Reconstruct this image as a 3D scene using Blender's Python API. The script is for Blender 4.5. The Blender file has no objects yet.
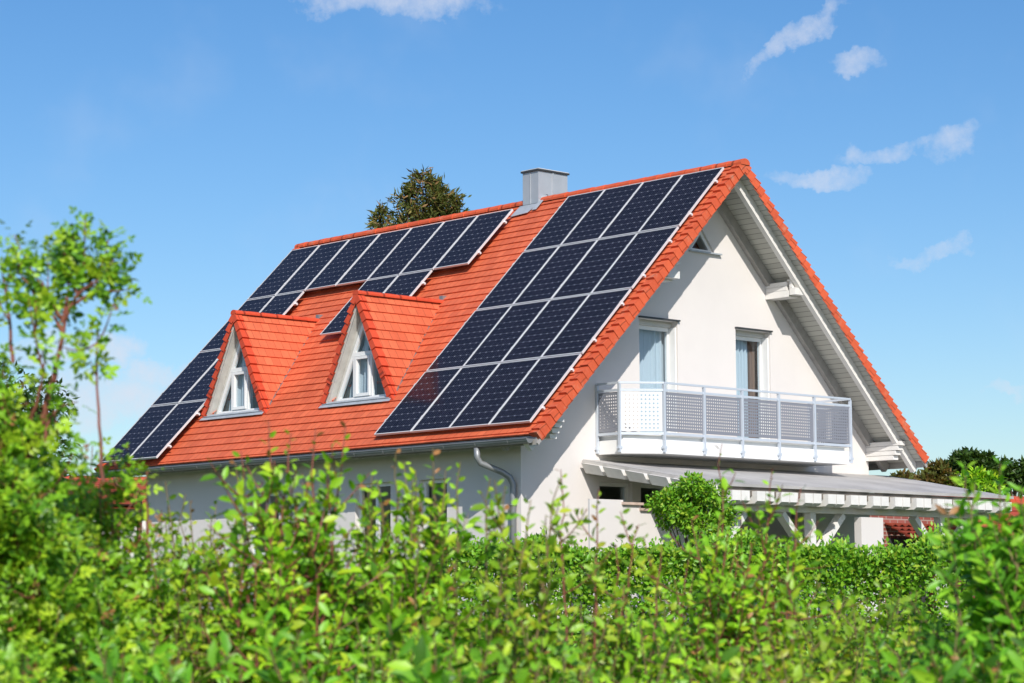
import bpy, math, random
import numpy as np
from mathutils import Vector, Matrix
from mathutils.geometry import tessellate_polygon

R = math.radians
SC = bpy.context.scene
COL = SC.collection

# ------------------------------------------------------------------ camera
CAM = Vector((27.14, -30.783, 1.70))
YAW, PITCH, ROLL = R(137.292), R(6.460), R(-0.256)
fw = Vector((math.cos(PITCH) * math.cos(YAW), math.cos(PITCH) * math.sin(YAW), math.sin(PITCH)))
rt = Vector((math.sin(YAW), -math.cos(YAW), 0))
up = rt.cross(fw)
rt2 = rt * math.cos(ROLL) + up * math.sin(ROLL)
up2 = -rt * math.sin(ROLL) + up * math.cos(ROLL)
cd = bpy.data.cameras.new('camera')
cam = bpy.data.objects.new('camera', cd)
COL.objects.link(cam)
M4 = Matrix.Identity(4)
for i in range(3):
    M4[i][0], M4[i][1], M4[i][2], M4[i][3] = rt2[i], up2[i], -fw[i], CAM[i]
cam.matrix_world = M4
cd.sensor_width = 36.0
cd.lens = 2306.0 * 36.0 / 1024.0
cd.clip_start = 0.05
cd.clip_end = 4000.0
cd.dof.use_dof = True
cd.dof.focus_distance = 41.0
cd.dof.aperture_fstop = 9.0
cd.dof.aperture_blades = 7
SC.camera = cam
GF = Vector((math.cos(YAW), math.sin(YAW), 0))     # garden frame: forward along the view, right across it
GR = Vector((math.sin(YAW), -math.cos(YAW), 0))


def G(r, d, z):
    return Vector((CAM.x, CAM.y, 0)) + GF * d + GR * r + Vector((0, 0, z))


# ------------------------------------------------------------------ light
SUNV = Vector((1.0, -0.64, 0.90)).normalized()
EL = math.asin(SUNV.z)
AZ = math.atan2(SUNV.x, SUNV.y)
sl = bpy.data.lights.new('sun', 'SUN')
sl.energy = 4.2
sl.angle = R(0.5)
sl.color = (1.0, 0.95, 0.87)
so = bpy.data.objects.new('sun', sl)
COL.objects.link(so)
so.rotation_euler = (-SUNV).to_track_quat('-Z', 'Y').to_euler()
so.location = (20, -20, 40)

W = bpy.data.worlds.new('World')
SC.world = W
W.use_nodes = True
wt = W.node_tree
wt.nodes.clear()


class NT:
    """small helper to wire node trees"""
    def __init__(s, tree):
        s.t = tree

    def n(s, typ, **kw):
        nd = s.t.nodes.new(typ)
        for k, v in kw.items():
            setattr(nd, k, v)
        return nd

    def put(s, sock, v):
        if isinstance(v, bpy.types.NodeSocket):
            s.t.links.new(v, sock)
        else:
            sock.default_value = v

    def math(s, op, a, b=0.0, c=0.0, clamp=False):
        nd = s.n('ShaderNodeMath', operation=op, use_clamp=clamp)
        s.put(nd.inputs[0], a)
        s.put(nd.inputs[1], b)
        if op in ('MULTIPLY_ADD', 'SMOOTH_MIN'):
            s.put(nd.inputs[2], c)
        return nd.outputs[0]

    def vmath(s, op, a, b):
        nd = s.n('ShaderNodeVectorMath', operation=op)
        s.put(nd.inputs[0], a)
        s.put(nd.inputs[1], b)
        return nd.outputs['Value'] if op in ('DOT_PRODUCT', 'LENGTH') else nd.outputs[0]

    def mix(s, f, a, b, blend='MIX'):
        nd = s.n('ShaderNodeMix', data_type='RGBA', blend_type=blend)
        s.put(nd.inputs[0], f)
        s.put(nd.inputs[6], a)
        s.put(nd.inputs[7], b)
        return nd.outputs[2]

    def noise(s, vec, scale, detail=3.0, rough=0.5):
        nd = s.n('ShaderNodeTexNoise')
        if vec is not None:
            s.put(nd.inputs['Vector'], vec)
        nd.inputs['Scale'].default_value = scale
        nd.inputs['Detail'].default_value = detail
        nd.inputs['Roughness'].default_value = rough
        return nd.outputs[0]

    def maprange(s, v, a, b, c=0.0, d=1.0, smooth=False):
        nd = s.n('ShaderNodeMapRange')
        if smooth:
            nd.interpolation_type = 'SMOOTHSTEP'
        s.put(nd.inputs[0], v)
        for i, q in enumerate((a, b, c, d)):
            nd.inputs[1 + i].default_value = q
        return nd.outputs[0]


wn = NT(wt)
sky = wn.n('ShaderNodeTexSky', sky_type='NISHITA')
sky.sun_disc = False
sky.sun_elevation = EL
sky.sun_rotation = AZ
sky.altitude = 300
sky.air_density = 1.0
sky.dust_density = 1.1
sky.ozone_density = 3.0
geo = wn.n('ShaderNodeTexCoord')
D = geo.outputs['Generated']
hsv = wn.n('ShaderNodeHueSaturation')
hsv.inputs['Hue'].default_value = 0.503
hsv.inputs['Saturation'].default_value = 1.28
hsv.inputs['Value'].default_value = 1.0
wt.links.new(sky.outputs[0], hsv.inputs['Color'])
skycol = hsv.outputs[0]
# fair weather clouds: (azimuth right of the view axis, elevation, half width, half height, tilt), degrees
CLOUDS = [(-3.2, 14.95, 2.3, 0.45, 0, 1.0), (7.2, 13.75, 1.35, 0.28, 28, 0.8), (8.8, 13.2, 0.55, 0.3, -8, 0.6),
          (7.7, 10.35, 1.15, 0.3, 2, 0.75), (9.2, 11.0, 1.15, 0.25, 8, 0.62), (10.9, 11.1, 0.9, 0.45, 15, 0.6), (10.4, 8.45, 1.1, 0.24, 5, 0.6),
          (-10.0, 6.4, 0.9, 0.40, -5, 1.0), (-8.9, 5.65, 1.0, 0.36, 3, 1.1), (-10.2, 5.0, 1.9, 0.62, -4, 1.15), (-11.6, 6.1, 1.1, 0.45, 4, 0.9),
          (12.3, 5.1, 0.5, 0.17, 0, 0.6), (-12.4, 4.4, 1.6, 0.6, 0, 0.7), (17.0, 9.0, 3.0, 0.8, 5, 0.8), (-20.0, 8.0, 4.0, 1.0, 0, 0.8),
          (30.0, 14.0, 5.0, 1.4, 0, 0.9), (-38.0, 12.0, 6.0, 1.6, 0, 0.9)]
n1 = wn.noise(D, 60.0, 8.0, 0.66)
n2 = wn.noise(D, 17.0, 4.0, 0.55)
dist = wn.vmath('SCALE', D, D)
warp = wn.n('ShaderNodeTexNoise')
wt.links.new(D, warp.inputs['Vector'])
warp.inputs['Scale'].default_value = 34.0
warp.inputs['Detail'].default_value = 7.0
warp.inputs['Roughness'].default_value = 0.6
wsub = wn.vmath('SUBTRACT', warp.outputs['Color'], (0.5, 0.5, 0.5))
wsc = wn.n('ShaderNodeVectorMath', operation='SCALE')
wt.links.new(wsub, wsc.inputs[0])
wsc.inputs['Scale'].default_value = 0.036
DW = wn.vmath('ADD', D, wsc.outputs[0])
acc = None
for (az, el, ha, hb, tl, amp) in CLOUDS:
    a = YAW - R(az)
    e = R(el)
    c = Vector((math.cos(e) * math.cos(a), math.cos(e) * math.sin(a), math.sin(e)))
    ex = Vector((math.sin(a), -math.cos(a), 0))
    ey = ex.cross(c)
    t = R(tl)
    e1 = (ex * math.cos(t) + ey * math.sin(t)) / R(ha)
    e2 = (-ex * math.sin(t) + ey * math.cos(t)) / R(hb)
    df = wn.vmath('SUBTRACT', DW, tuple(c))
    u = wn.vmath('DOT_PRODUCT', df, tuple(e1))
    v = wn.vmath('DOT_PRODUCT', df, tuple(e2))
    rr = wn.math('ADD', wn.math('MULTIPLY', u, u), wn.math('MULTIPLY', v, v))
    front = wn.math('GREATER_THAN', wn.vmath('DOT_PRODUCT', D, tuple(c)), 0.5)
    m = wn.math('MULTIPLY', wn.maprange(rr, 0.0, 1.9, amp, 0.0, True), front)
    acc = m if acc is None else wn.math('MAXIMUM', acc, m)
cov = wn.math('ADD', acc, wn.math('MULTIPLY', wn.math('SUBTRACT', n1, 0.5), 2.4))
dens = wn.math('MULTIPLY', wn.maprange(cov, 0.12, 1.45, 0.0, 1.0), wn.maprange(acc, 0.02, 0.3, 0.0, 1.0, True), clamp=True)
cir = wn.math('MULTIPLY', wn.maprange(n2, 0.5, 0.8, 0.0, 0.10, True), 1.0)
dens = wn.math('MAXIMUM', wn.math('MULTIPLY', dens, 0.78), cir)
sep = wn.n('ShaderNodeSeparateXYZ')
wt.links.new(D, sep.inputs[0])
fin = wn.mix(dens, skycol, (5.6, 5.9, 6.7, 1))
bg = wn.n('ShaderNodeBackground')
wt.links.new(fin, bg.inputs['Color'])
bg.inputs['Strength'].default_value = 0.120
wo = wn.n('ShaderNodeOutputWorld')
wt.links.new(bg.outputs[0], wo.inputs['Surface'])

SC.view_settings.view_transform = 'Standard'
SC.view_settings.look = 'None'
SC.view_settings.exposure = 0.12
SC.view_settings.gamma = 1.0
SC.view_settings.use_curve_mapping = False
SC.render.engine = 'CYCLES'
SC.cycles.max_bounces = 8
SC.cycles.transparent_max_bounces = 12
SC.cycles.use_adaptive_sampling = True
SC.cycles.use_denoising = True


# ------------------------------------------------------------------ materials
def new_mat(name):
    m = bpy.data.materials.new(name)
    m.use_nodes = True
    nt = NT(m.node_tree)
    b = m.node_tree.nodes['Principled BSDF']
    return m, nt, b


def plain(name, col, rough=0.5, metal=0.0, var=0.06, scale=3.0, bump=0.0, bscale=60.0, spec=0.5):
    """one base colour with soft wear: a noise that darkens and lightens it a little"""
    m, nt, b = new_mat(name)
    tc = nt.n('ShaderNodeTexCoord').outputs['Object']
    f = nt.maprange(nt.noise(tc, scale, 5.0, 0.6), 0.3, 0.7, 1.0 - var, 1.0 + var)
    vm = nt.n('ShaderNodeVectorMath', operation='SCALE')
    vm.inputs[0].default_value = col
    nt.put(vm.inputs['Scale'], f)
    nt.put(b.inputs['Base Color'], vm.outputs[0])
    b.inputs['Roughness'].default_value = rough
    b.inputs['Metallic'].default_value = metal
    b.inputs['Specular IOR Level'].default_value = spec
    if bump:
        bp = nt.n('ShaderNodeBump')
        bp.inputs['Strength'].default_value = bump
        bp.inputs['Distance'].default_value = 0.01
        nt.put(bp.inputs['Height'], nt.noise(tc, bscale, 4.0, 0.6))
        nt.put(b.inputs['Normal'], bp.outputs[0])
    return m


def tile_mat(name, c1, c2, gauge=0.20, tw=0.19, lichen=0.0):
    """plain clay tiles: UV in metres, every tile its own tone, thin joints, soft stains"""
    m, nt, b = new_mat(name)
    uv = nt.n('ShaderNodeUVMap').outputs[0]
    br = nt.n('ShaderNodeTexBrick')
    nt.put(br.inputs['Vector'], uv)
    br.inputs['Color1'].default_value = (*c1, 1)
    br.inputs['Color2'].default_value = (*c2, 1)
    br.inputs['Mortar'].default_value = (c1[0] * .45, c1[1] * .45, c1[2] * .45, 1)
    br.inputs['Scale'].default_value = 1.0
    br.inputs['Mortar Size'].default_value = 0.006
    br.inputs['Mortar Smooth'].default_value = 0.3
    br.inputs['Brick Width'].default_value = tw
    br.inputs['Row Height'].default_value = gauge
    tc = nt.n('ShaderNodeTexCoord').outputs['Object']
    f = nt.maprange(nt.noise(tc, 0.9, 6.0, 0.65), 0.3, 0.7, 0.86, 1.10)
    f2 = nt.maprange(nt.noise(tc, 14.0, 4.0, 0.6), 0.3, 0.7, 0.92, 1.06)
    vm = nt.n('ShaderNodeVectorMath', operation='SCALE')
    nt.put(vm.inputs[0], br.outputs['Color'])
    nt.put(vm.inputs['Scale'], nt.math('MULTIPLY', f, f2))
    colr = vm.outputs[0]
    if lichen:
        lf = nt.maprange(nt.noise(tc, 3.5, 6.0, 0.7), 0.56, 0.72, 0.0, lichen, True)
        colr = nt.mix(lf, colr, (0.42, 0.33, 0.23, 1))
    nt.put(b.inputs['Base Color'], colr)
    b.inputs['Roughness'].default_value = 0.62
    b.inputs['Specular IOR Level'].default_value = 0.35
    bp = nt.n('ShaderNodeBump')
    bp.inputs['Strength'].default_value = 0.35
    bp.inputs['Distance'].default_value = 0.006
    nt.put(bp.inputs['Height'], nt.math('ADD', nt.math('MULTIPLY', br.outputs['Fac'], -1.0), nt.math('MULTIPLY', nt.noise(tc, 40.0, 3.0), 0.5)))
    nt.put(b.inputs['Normal'], bp.outputs[0])
    return m


MT = {}
MT['tile'] = tile_mat('clay tiles', (0.72, 0.160, 0.070), (0.62, 0.124, 0.054))
MT['tile_red'] = tile_mat('red clay tiles', (0.66, 0.085, 0.034), (0.56, 0.066, 0.026), lichen=0.0)
MT['tile_verge'] = tile_mat('weathered verge tiles', (0.70, 0.125, 0.048), (0.60, 0.098, 0.038), lichen=0.45)
MT['tile_far'] = tile_mat('neighbour clay tiles', (0.55, 0.10, 0.05), (0.42, 0.07, 0.04), gauge=0.3, tw=0.22)
MT['plaster'] = plain('cream plaster', (0.73, 0.69, 0.665), 0.9, 0, 0.035, 0.7, 0.25, 90.0, 0.2)
MT['plaster_n'] = plain('neighbour plaster', (0.72, 0.70, 0.66), 0.9, 0, 0.05, 0.7, 0.2, 60.0, 0.2)
MT['white'] = plain('white paint', (0.84, 0.84, 0.83), 0.45, 0, 0.03, 2.0)
MT['whitewood'] = plain('white painted wood', (0.78, 0.76, 0.73), 0.6, 0, 0.07, 4.0, 0.15, 30.0)
MT['cheek'] = plain('cheek boards', (0.56, 0.555, 0.52), 0.65, 0, 0.12, 6.0, 0.2, 30.0)
MT['greywood'] = plain('grey weathered boards', (0.36, 0.345, 0.33), 0.75, 0, 0.15, 5.0, 0.2, 30.0)
MT['zinc'] = plain('zinc sheet', (0.50, 0.53, 0.56), 0.42, 0.35, 0.08, 3.0)
MT['lead'] = plain('lead flashing', (0.46, 0.50, 0.54), 0.5, 0.3, 0.12, 5.0)
MT['dark'] = plain('dark metal', (0.06, 0.065, 0.07), 0.5, 0.3, 0.1, 4.0)
MT['gutter'] = plain('zinc gutter', (0.27, 0.28, 0.29), 0.45, 0.4, 0.12, 2.0)
MT['alu'] = plain('anodised aluminium', (0.70, 0.70, 0.71), 0.42, 0.15, 0.03, 4.0)
MT['balc'] = plain('silver balcony paint', (0.58, 0.63, 0.70), 0.42, 0.2, 0.03, 4.0)
MT['copper'] = plain('brown pipe', (0.26, 0.10, 0.085), 0.5, 0.1, 0.1, 4.0)
MT['roofsheet'] = plain('canopy roofing', (0.43, 0.415, 0.40), 0.7, 0, 0.2, 1.1, 0.2, 25.0)
MT['cap'] = plain('stone coping', (0.52, 0.40, 0.33), 0.8, 0, 0.15, 8.0, 0.3, 30.0)
MT['bark'] = plain('bark', (0.13, 0.085, 0.055), 0.9, 0, 0.3, 12.0, 0.5, 40.0)
MT['stem'] = plain('red brown shoots', (0.23, 0.075, 0.05), 0.6, 0, 0.25, 25.0)
MT['stem_green'] = plain('green brown shoots', (0.18, 0.13, 0.05), 0.65, 0, 0.25, 25.0)
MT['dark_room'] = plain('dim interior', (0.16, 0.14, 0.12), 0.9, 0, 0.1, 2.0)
MT['shutter'] = plain('shutter box', (0.66, 0.65, 0.63), 0.55, 0, 0.04, 4.0)


def plank_mat(name, col, pitch=0.12, axis=1):
    m, nt, b = new_mat(name)
    uv = nt.n('ShaderNodeUVMap').outputs[0]
    s = nt.n('ShaderNodeSeparateXYZ')
    nt.put(s.inputs[0], uv)
    fr = nt.math('FRACT', nt.math('DIVIDE', s.outputs[axis], pitch))
    g = nt.math('LESS_THAN', fr, 0.09)
    wn_ = nt.n('ShaderNodeTexWhiteNoise', noise_dimensions='1D')
    nt.put(wn_.inputs['W'], nt.math('FLOOR', nt.math('DIVIDE', s.outputs[axis], pitch)))
    tone = nt.maprange(wn_.outputs['Value'], 0, 1, 0.9, 1.08)
    vm = nt.n('ShaderNodeVectorMath', operation='SCALE')
    vm.inputs[0].default_value = col
    nt.put(vm.inputs['Scale'], tone)
    nt.put(b.inputs['Base Color'], nt.mix(g, vm.outputs[0], (col[0] * .3, col[1] * .3, col[2] * .3, 1)))
    b.inputs['Roughness'].default_value = 0.6
    return m


MT['soffit'] = plank_mat('soffit boards', (0.50, 0.495, 0.45))
MT['panelslat'] = plank_mat('slatted blind', (0.75, 0.75, 0.74), 0.07)


def cell_mat():
    """photovoltaic glass: UV 0..1 over one module of 6 x 10 pseudo-square cells"""
    m, nt, b = new_mat('photovoltaic cells')
    uv = nt.n('ShaderNodeUVMap').outputs[0]
    s = nt.n('ShaderNodeSeparateXYZ')
    nt.put(s.inputs[0], uv)
    cu = nt.math('MULTIPLY', s.outputs[0], 6.0)
    cv = nt.math('MULTIPLY', s.outputs[1], 10.0)
    fu = nt.math('ABSOLUTE', nt.math('SUBTRACT', nt.math('FRACT', cu), 0.5))
    fv = nt.math('ABSOLUTE', nt.math('SUBTRACT', nt.math('FRACT', cv), 0.5))
    line = nt.math('GREATER_THAN', nt.math('MAXIMUM', fu, fv), 0.484)
    dia = nt.math('GREATER_THAN', nt.math('ADD', fu, fv), 0.885)
    bus = nt.math('LESS_THAN', nt.math('ABSOLUTE', nt.math('SUBTRACT', fu, 0.17)), 0.014)
    idn = nt.n('ShaderNodeTexWhiteNoise', noise_dimensions='3D')
    cb = nt.n('ShaderNodeCombineXYZ')
    nt.put(cb.inputs[0], nt.math('FLOOR', cu))
    nt.put(cb.inputs[1], nt.math('FLOOR', cv))
    oi = nt.n('ShaderNodeObjectInfo')
    nt.put(cb.inputs[2], nt.math('MULTIPLY', oi.outputs['Random'], 37.0))
    nt.put(idn.inputs['Vector'], cb.outputs[0])
    cell = nt.mix(idn.outputs['Value'], (0.0085, 0.0085, 0.015, 1), (0.013, 0.0125, 0.021, 1))
    c = nt.mix(nt.math('MULTIPLY', bus, 0.34), cell, (0.22, 0.24, 0.30, 1))
    c = nt.mix(nt.math('MULTIPLY', line, 0.42), c, (0.20, 0.22, 0.30, 1))
    c = nt.mix(nt.math('MULTIPLY', dia, 0.32), c, (0.60, 0.62, 0.68, 1))
    nt.put(b.inputs['Base Color'], c)
    b.inputs['Roughness'].default_value = 0.09
    b.inputs['IOR'].default_value = 1.21
    b.inputs['Specular IOR Level'].default_value = 0.5
    return m


MT['cells'] = cell_mat()


def glass_mat(name, tint=(0.9, 0.95, 1.0)):
    m, nt, b = new_mat(name)
    out = m.node_tree.nodes['Material Output']
    tr = nt.n('ShaderNodeBsdfTransparent')
    tr.inputs['Color'].default_value = (*tint, 1)
    gl = nt.n('ShaderNodeBsdfGlossy')
    gl.inputs['Roughness'].default_value = 0.015
    lw = nt.n('ShaderNodeLayerWeight')
    lw.inputs['Blend'].default_value = 0.5
    f5 = nt.math('POWER', lw.outputs['Facing'], 4.0)
    mx = nt.n('ShaderNodeMixShader')
    nt.put(mx.inputs[0], nt.math('MULTIPLY_ADD', f5, 0.75, 0.07, clamp=True))
    nt.put(mx.inputs[1], tr.outputs[0])
    nt.put(mx.inputs[2], gl.outputs[0])
    nt.put(out.inputs['Surface'], mx.outputs[0])
    return m


MT['glass'] = glass_mat('window glass', (0.82, 0.90, 0.95))


def perf_mat(name, col, pitch=0.062, rad=0.27):
    """sheet metal with round punched holes (UV in metres)"""
    m, nt, b = new_mat(name)
    out = m.node_tree.nodes['Material Output']
    uv = nt.n('ShaderNodeUVMap').outputs[0]
    s = nt.n('ShaderNodeSeparateXYZ')
    nt.put(s.inputs[0], uv)
    fu = nt.math('SUBTRACT', nt.math('FRACT', nt.math('DIVIDE', s.outputs[0], pitch)), 0.5)
    fv = nt.math('SUBTRACT', nt.math('FRACT', nt.math('DIVIDE', s.outputs[1], pitch)), 0.5)
    rr = nt.math('ADD', nt.math('MULTIPLY', fu, fu), nt.math('MULTIPLY', fv, fv))
    hole = nt.math('LESS_THAN', rr, rad * rad)
    b.inputs['Base Color'].default_value = (*col, 1)
    b.inputs['Roughness'].default_value = 0.45
    b.inputs['Metallic'].default_value = 0.15
    tr = nt.n('ShaderNodeBsdfTransparent')
    mx = nt.n('ShaderNodeMixShader')
    nt.put(mx.inputs[0], hole)
    nt.put(mx.inputs[1], b.outputs[0])
    nt.put(mx.inputs[2], tr.outputs[0])
    nt.put(out.inputs['Surface'], mx.outputs[0])
    return m


MT['perf'] = perf_mat('perforated sheet', (0.25, 0.26, 0.30), 0.054, 0.245)
MT['perf_sunlit'] = perf_mat('sunlit-toned perforated sheet', (0.70, 0.70, 0.70), 0.07, 0.25)  # same sheet as the rest; sunlit brightness put into its paler colour


def cloth_mat(name, col):
    m, nt, b = new_mat(name)
    out = m.node_tree.nodes['Material Output']
    df = nt.n('ShaderNodeBsdfDiffuse')
    df.inputs['Color'].default_value = (*col, 1)
    tl = nt.n('ShaderNodeBsdfTranslucent')
    tl.inputs['Color'].default_value = (*col, 1)
    mx = nt.n('ShaderNodeMixShader')
    mx.inputs[0].default_value = 0.3
    nt.put(mx.inputs[1], df.outputs[0])
    nt.put(mx.inputs[2], tl.outputs[0])
    nt.put(out.inputs['Surface'], mx.outputs[0])
    return m


MT['curtain'] = cloth_mat('white net curtain', (0.78, 0.84, 0.88))


MT['drape'] = cloth_mat('tan drape', (0.42, 0.27, 0.20))


def brick_mat():
    m, nt, b = new_mat('red brick')
    uv = nt.n('ShaderNodeUVMap').outputs[0]
    br = nt.n('ShaderNodeTexBrick')
    nt.put(br.inputs['Vector'], uv)
    br.inputs['Color1'].default_value = (0.36, 0.10, 0.075, 1)
    br.inputs['Color2'].default_value = (0.26, 0.075, 0.06, 1)
    br.inputs['Mortar'].default_value = (0.40, 0.30, 0.26, 1)
    br.inputs['Scale'].default_value = 1.0
    br.inputs['Mortar Size'].default_value = 0.012
    br.inputs['Brick Width'].default_value = 0.25
    br.inputs['Row Height'].default_value = 0.083
    nt.put(b.inputs['Base Color'], br.outputs['Color'])
    b.inputs['Roughness'].default_value = 0.85
    return m


MT['brick'] = brick_mat()


def leaf_mat(name, trans=0.35, gloss=0.35):
    """leaf tone comes from the leaf's own colour attribute; light passes through it"""
    m, nt, b = new_mat(name)
    out = m.node_tree.nodes['Material Output']
    at = nt.n('ShaderNodeAttribute')
    at.attribute_name = 'tone'
    c = at.outputs['Color']
    b.inputs['Roughness'].default_value = 0.42
    b.inputs['Specular IOR Level'].default_value = gloss
    nt.put(b.inputs['Base Color'], c)
    tl = nt.n('ShaderNodeBsdfTranslucent')
    nt.put(tl.inputs['Color'], nt.mix(1.0, c, (1.75, 1.6, 0.5, 1), 'MULTIPLY'))
    mx = nt.n('ShaderNodeMixShader')
    mx.inputs[0].default_value = trans
    nt.put(mx.inputs[1], b.outputs[0])
    nt.put(mx.inputs[2], tl.outputs[0])
    nt.put(out.inputs['Surface'], mx.outputs[0])
    return m


MT['leaf'] = leaf_mat('leaf', 0.22, 0.4)
MT['needle'] = leaf_mat('needles', 0.15, 0.2)


def ground_mat():
    m, nt, b = new_mat('lawn')
    tc = nt.n('ShaderNodeTexCoord').outputs['Object']
    f = nt.noise(tc, 0.8, 6.0, 0.7)
    f2 = nt.noise(tc, 25.0, 4.0, 0.7)
    c = nt.mix(nt.maprange(f, 0.35, 0.65), (0.045, 0.085, 0.018, 1), (0.10, 0.13, 0.03, 1))
    c = nt.mix(nt.maprange(f2, 0.4, 0.7, 0.0, 0.6), c, (0.03, 0.055, 0.012, 1))
    nt.put(b.inputs['Base Color'], c)
    b.inputs['Roughness'].default_value = 0.95
    bp = nt.n('ShaderNodeBump')
    bp.inputs['Distance'].default_value = 0.05
    nt.put(bp.inputs['Height'], f2)
    nt.put(b.inputs['Normal'], bp.outputs[0])
    return m


MT['lawn'] = ground_mat()


# ------------------------------------------------------------------ mesh helpers
def empty(name, loc, label, cat, group=None, rot=None):
    o = bpy.data.objects.new(name, None)
    COL.objects.link(o)
    o.empty_display_size = 0.3
    if rot is None:
        o.location = loc
    else:
        o.matrix_world = rot
    tag(o, label, cat, group)
    return o


def tag(o, label=None, cat=None, group=None, kind=None):
    if label:
        o['label'] = label
    if cat:
        o['category'] = cat
    if group:
        o['group'] = group
    if kind:
        o['kind'] = kind
    return o


def root_of(o):
    while o.parent is not None:
        o = o.parent
    return o


class MB:
    def __init__(s):
        s.v, s.f, s.uv = [], [], []

    def poly(s, pts, uv=None):
        b = len(s.v)
        s.v += [tuple(p) for p in pts]
        s.f.append(tuple(range(b, b + len(pts))))
        s.uv.append(uv if uv else [(0, 0)] * len(pts))

    def hexa(s, p):
        """p: 8 corners, bottom 4 counter-clockwise then top 4"""
        for q in ((3, 2, 1, 0), (4, 5, 6, 7), (0, 1, 5, 4), (1, 2, 6, 5), (2, 3, 7, 6), (3, 0, 4, 7)):
            s.poly([p[i] for i in q])

    def box(s, x0, x1, y0, y1, z0, z1):
        s.hexa([(x0, y0, z0), (x1, y0, z0), (x1, y1, z0), (x0, y1, z0), (x0, y0, z1), (x1, y0, z1), (x1, y1, z1), (x0, y1, z1)])

    def beam(s, p, q, w, h, upv=(0, 0, 1)):
        p, q = Vector(p), Vector(q)
        d = (q - p).normalized()
        a = d.cross(Vector(upv)).normalized() * (w / 2)
        u = a.cross(d).normalized() * (h / 2)
        s.hexa([p - a - u, p + a - u, q + a - u, q - a - u, p - a + u, p + a + u, q + a + u, q - a + u])

    def prism(s, pts, off):
        """closed polygon pts swept by vector off"""
        off = Vector(off)
        a = [Vector(p) for p in pts]
        b = [p + off for p in a]
        s.poly(a[::-1])
        s.poly(b)
        for i in range(len(a)):
            j = (i + 1) % len(a)
            s.poly([a[i], a[j], b[j], b[i]])

    def tube(s, pts, rad, n=8, caps=True):
        pts = [Vector(p) for p in pts]
        rings = []
        ref = Vector((0.31, 0.22, 0.92))
        for i, p in enumerate(pts):
            d = (pts[min(i + 1, len(pts) - 1)] - pts[max(i - 1, 0)]).normalized()
            a = d.cross(ref)
            if a.length < 1e-3:
                a = d.cross(Vector((1, 0, 0)))
            a.normalize()
            b = d.cross(a)
            r = rad[i] if isinstance(rad, (list, tuple)) else rad
            base = len(s.v)
            s.v += [tuple(p + a * (r * math.cos(6.28318 * k / n)) + b * (r * math.sin(6.28318 * k / n))) for k in range(n)]
            rings.append(base)
        for A, B in zip(rings, rings[1:]):
            for k in range(n):
                j = (k + 1) % n
                s.f.append((A + k, A + j, B + j, B + k))
                s.uv.append([(0, 0)] * 4)
        if caps:
            s.f.append(tuple(rings[0] + k for k in range(n))[::-1])
            s.uv.append([(0, 0)] * n)
            s.f.append(tuple(rings[-1] + k for k in range(n)))
            s.uv.append([(0, 0)] * n)

    def build(s, name, mat, parent=None, smooth=False, local=False):
        org = Vector((0, 0, 0))
        if parent is not None and not local:
            org = root_of(parent).location
        me = bpy.data.meshes.new(name)
        me.from_pydata([(x - org.x, y - org.y, z - org.z) for (x, y, z) in s.v], [], s.f)
        ul = me.uv_layers.new(name='UVMap')
        flat = [c for f in s.uv for p in f for c in p]
        ul.data.foreach_set('uv', flat)
        me.materials.append(MT[mat] if isinstance(mat, str) else mat)
        if smooth:
            me.polygons.foreach_set('use_smooth', [True] * len(me.polygons))
        me.update()
        o = bpy.data.objects.new(name, me)
        COL.objects.link(o)
        if parent is not None:
            o.parent = parent
        return o


def wall_plane(mb, P, outer, holes, depth):
    """flat wall: P maps (a, b, t) to a point, t is depth into the wall; holes get reveals"""
    loops = [[Vector((a, b, 0)) for a, b in outer]] + [[Vector((a, b, 0)) for a, b in h] for h in holes]
    flat = [p for l in loops for p in l]
    for t in tessellate_polygon(loops):
        mb.poly([P(flat[i].x, flat[i].y, 0.0) for i in t])
    for h in holes:
        for i in range(len(h)):
            j = (i + 1) % len(h)
            mb.poly([P(*h[i], 0), P(*h[j], 0), P(*h[j], depth), P(*h[i], depth)])


# ------------------------------------------------------------------ ground
def ground_z(x, y):
    d = (Vector((x, y, 0)) - Vector((CAM.x, CAM.y, 0))).dot(GF)
    t = min(max((d - 9.0) / 17.0, 0.0), 1.0)
    return 1.4 * t * t * (3 - 2 * t)


mb = MB()
gs = sorted(set([-900, -500, -250, -120] + list(range(-70, 71, 2)) + [120, 250, 500, 900]))
idx = {}
for i, a in enumerate(gs):
    for j, b in enumerate(gs):
        idx[i, j] = len(mb.v)
        mb.v.append((a, b, ground_z(a, b)))
for i in range(len(gs) - 1):
    for j in range(len(gs) - 1):
        mb.f.append((idx[i, j], idx[i + 1, j], idx[i + 1, j + 1], idx[i, j + 1]))
        mb.uv.append([(0, 0)] * 4)
tag(mb.build('ground', 'lawn', smooth=True), 'green lawn rising gently towards the house', 'ground', kind='structure')

# ------------------------------------------------------------------ the house
S0 = 9.56            # tile surface: z + |y| = S0
EY = 5.14            # eaves
XF, XB = -0.03, -13.15  # verges
WX0, WX1, WY = -12.13, -1.02, 4.60
GZ = 1.35
Q = math.sqrt(0.5)
house = empty('house', (-6.5, 0, GZ), 'white rendered house with steep orange tiled roof, two dormers and a balcony', 'house')


def slope_pt(side, x, v, n=0.0, s0=S0):
    """side -1 faces the garden; v metres down the slope, n metres off it"""
    return Vector((x, side * (v * Q + n * Q), s0 - v * Q + n * Q))


GA = 0.20
SL = EY / Q
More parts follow.
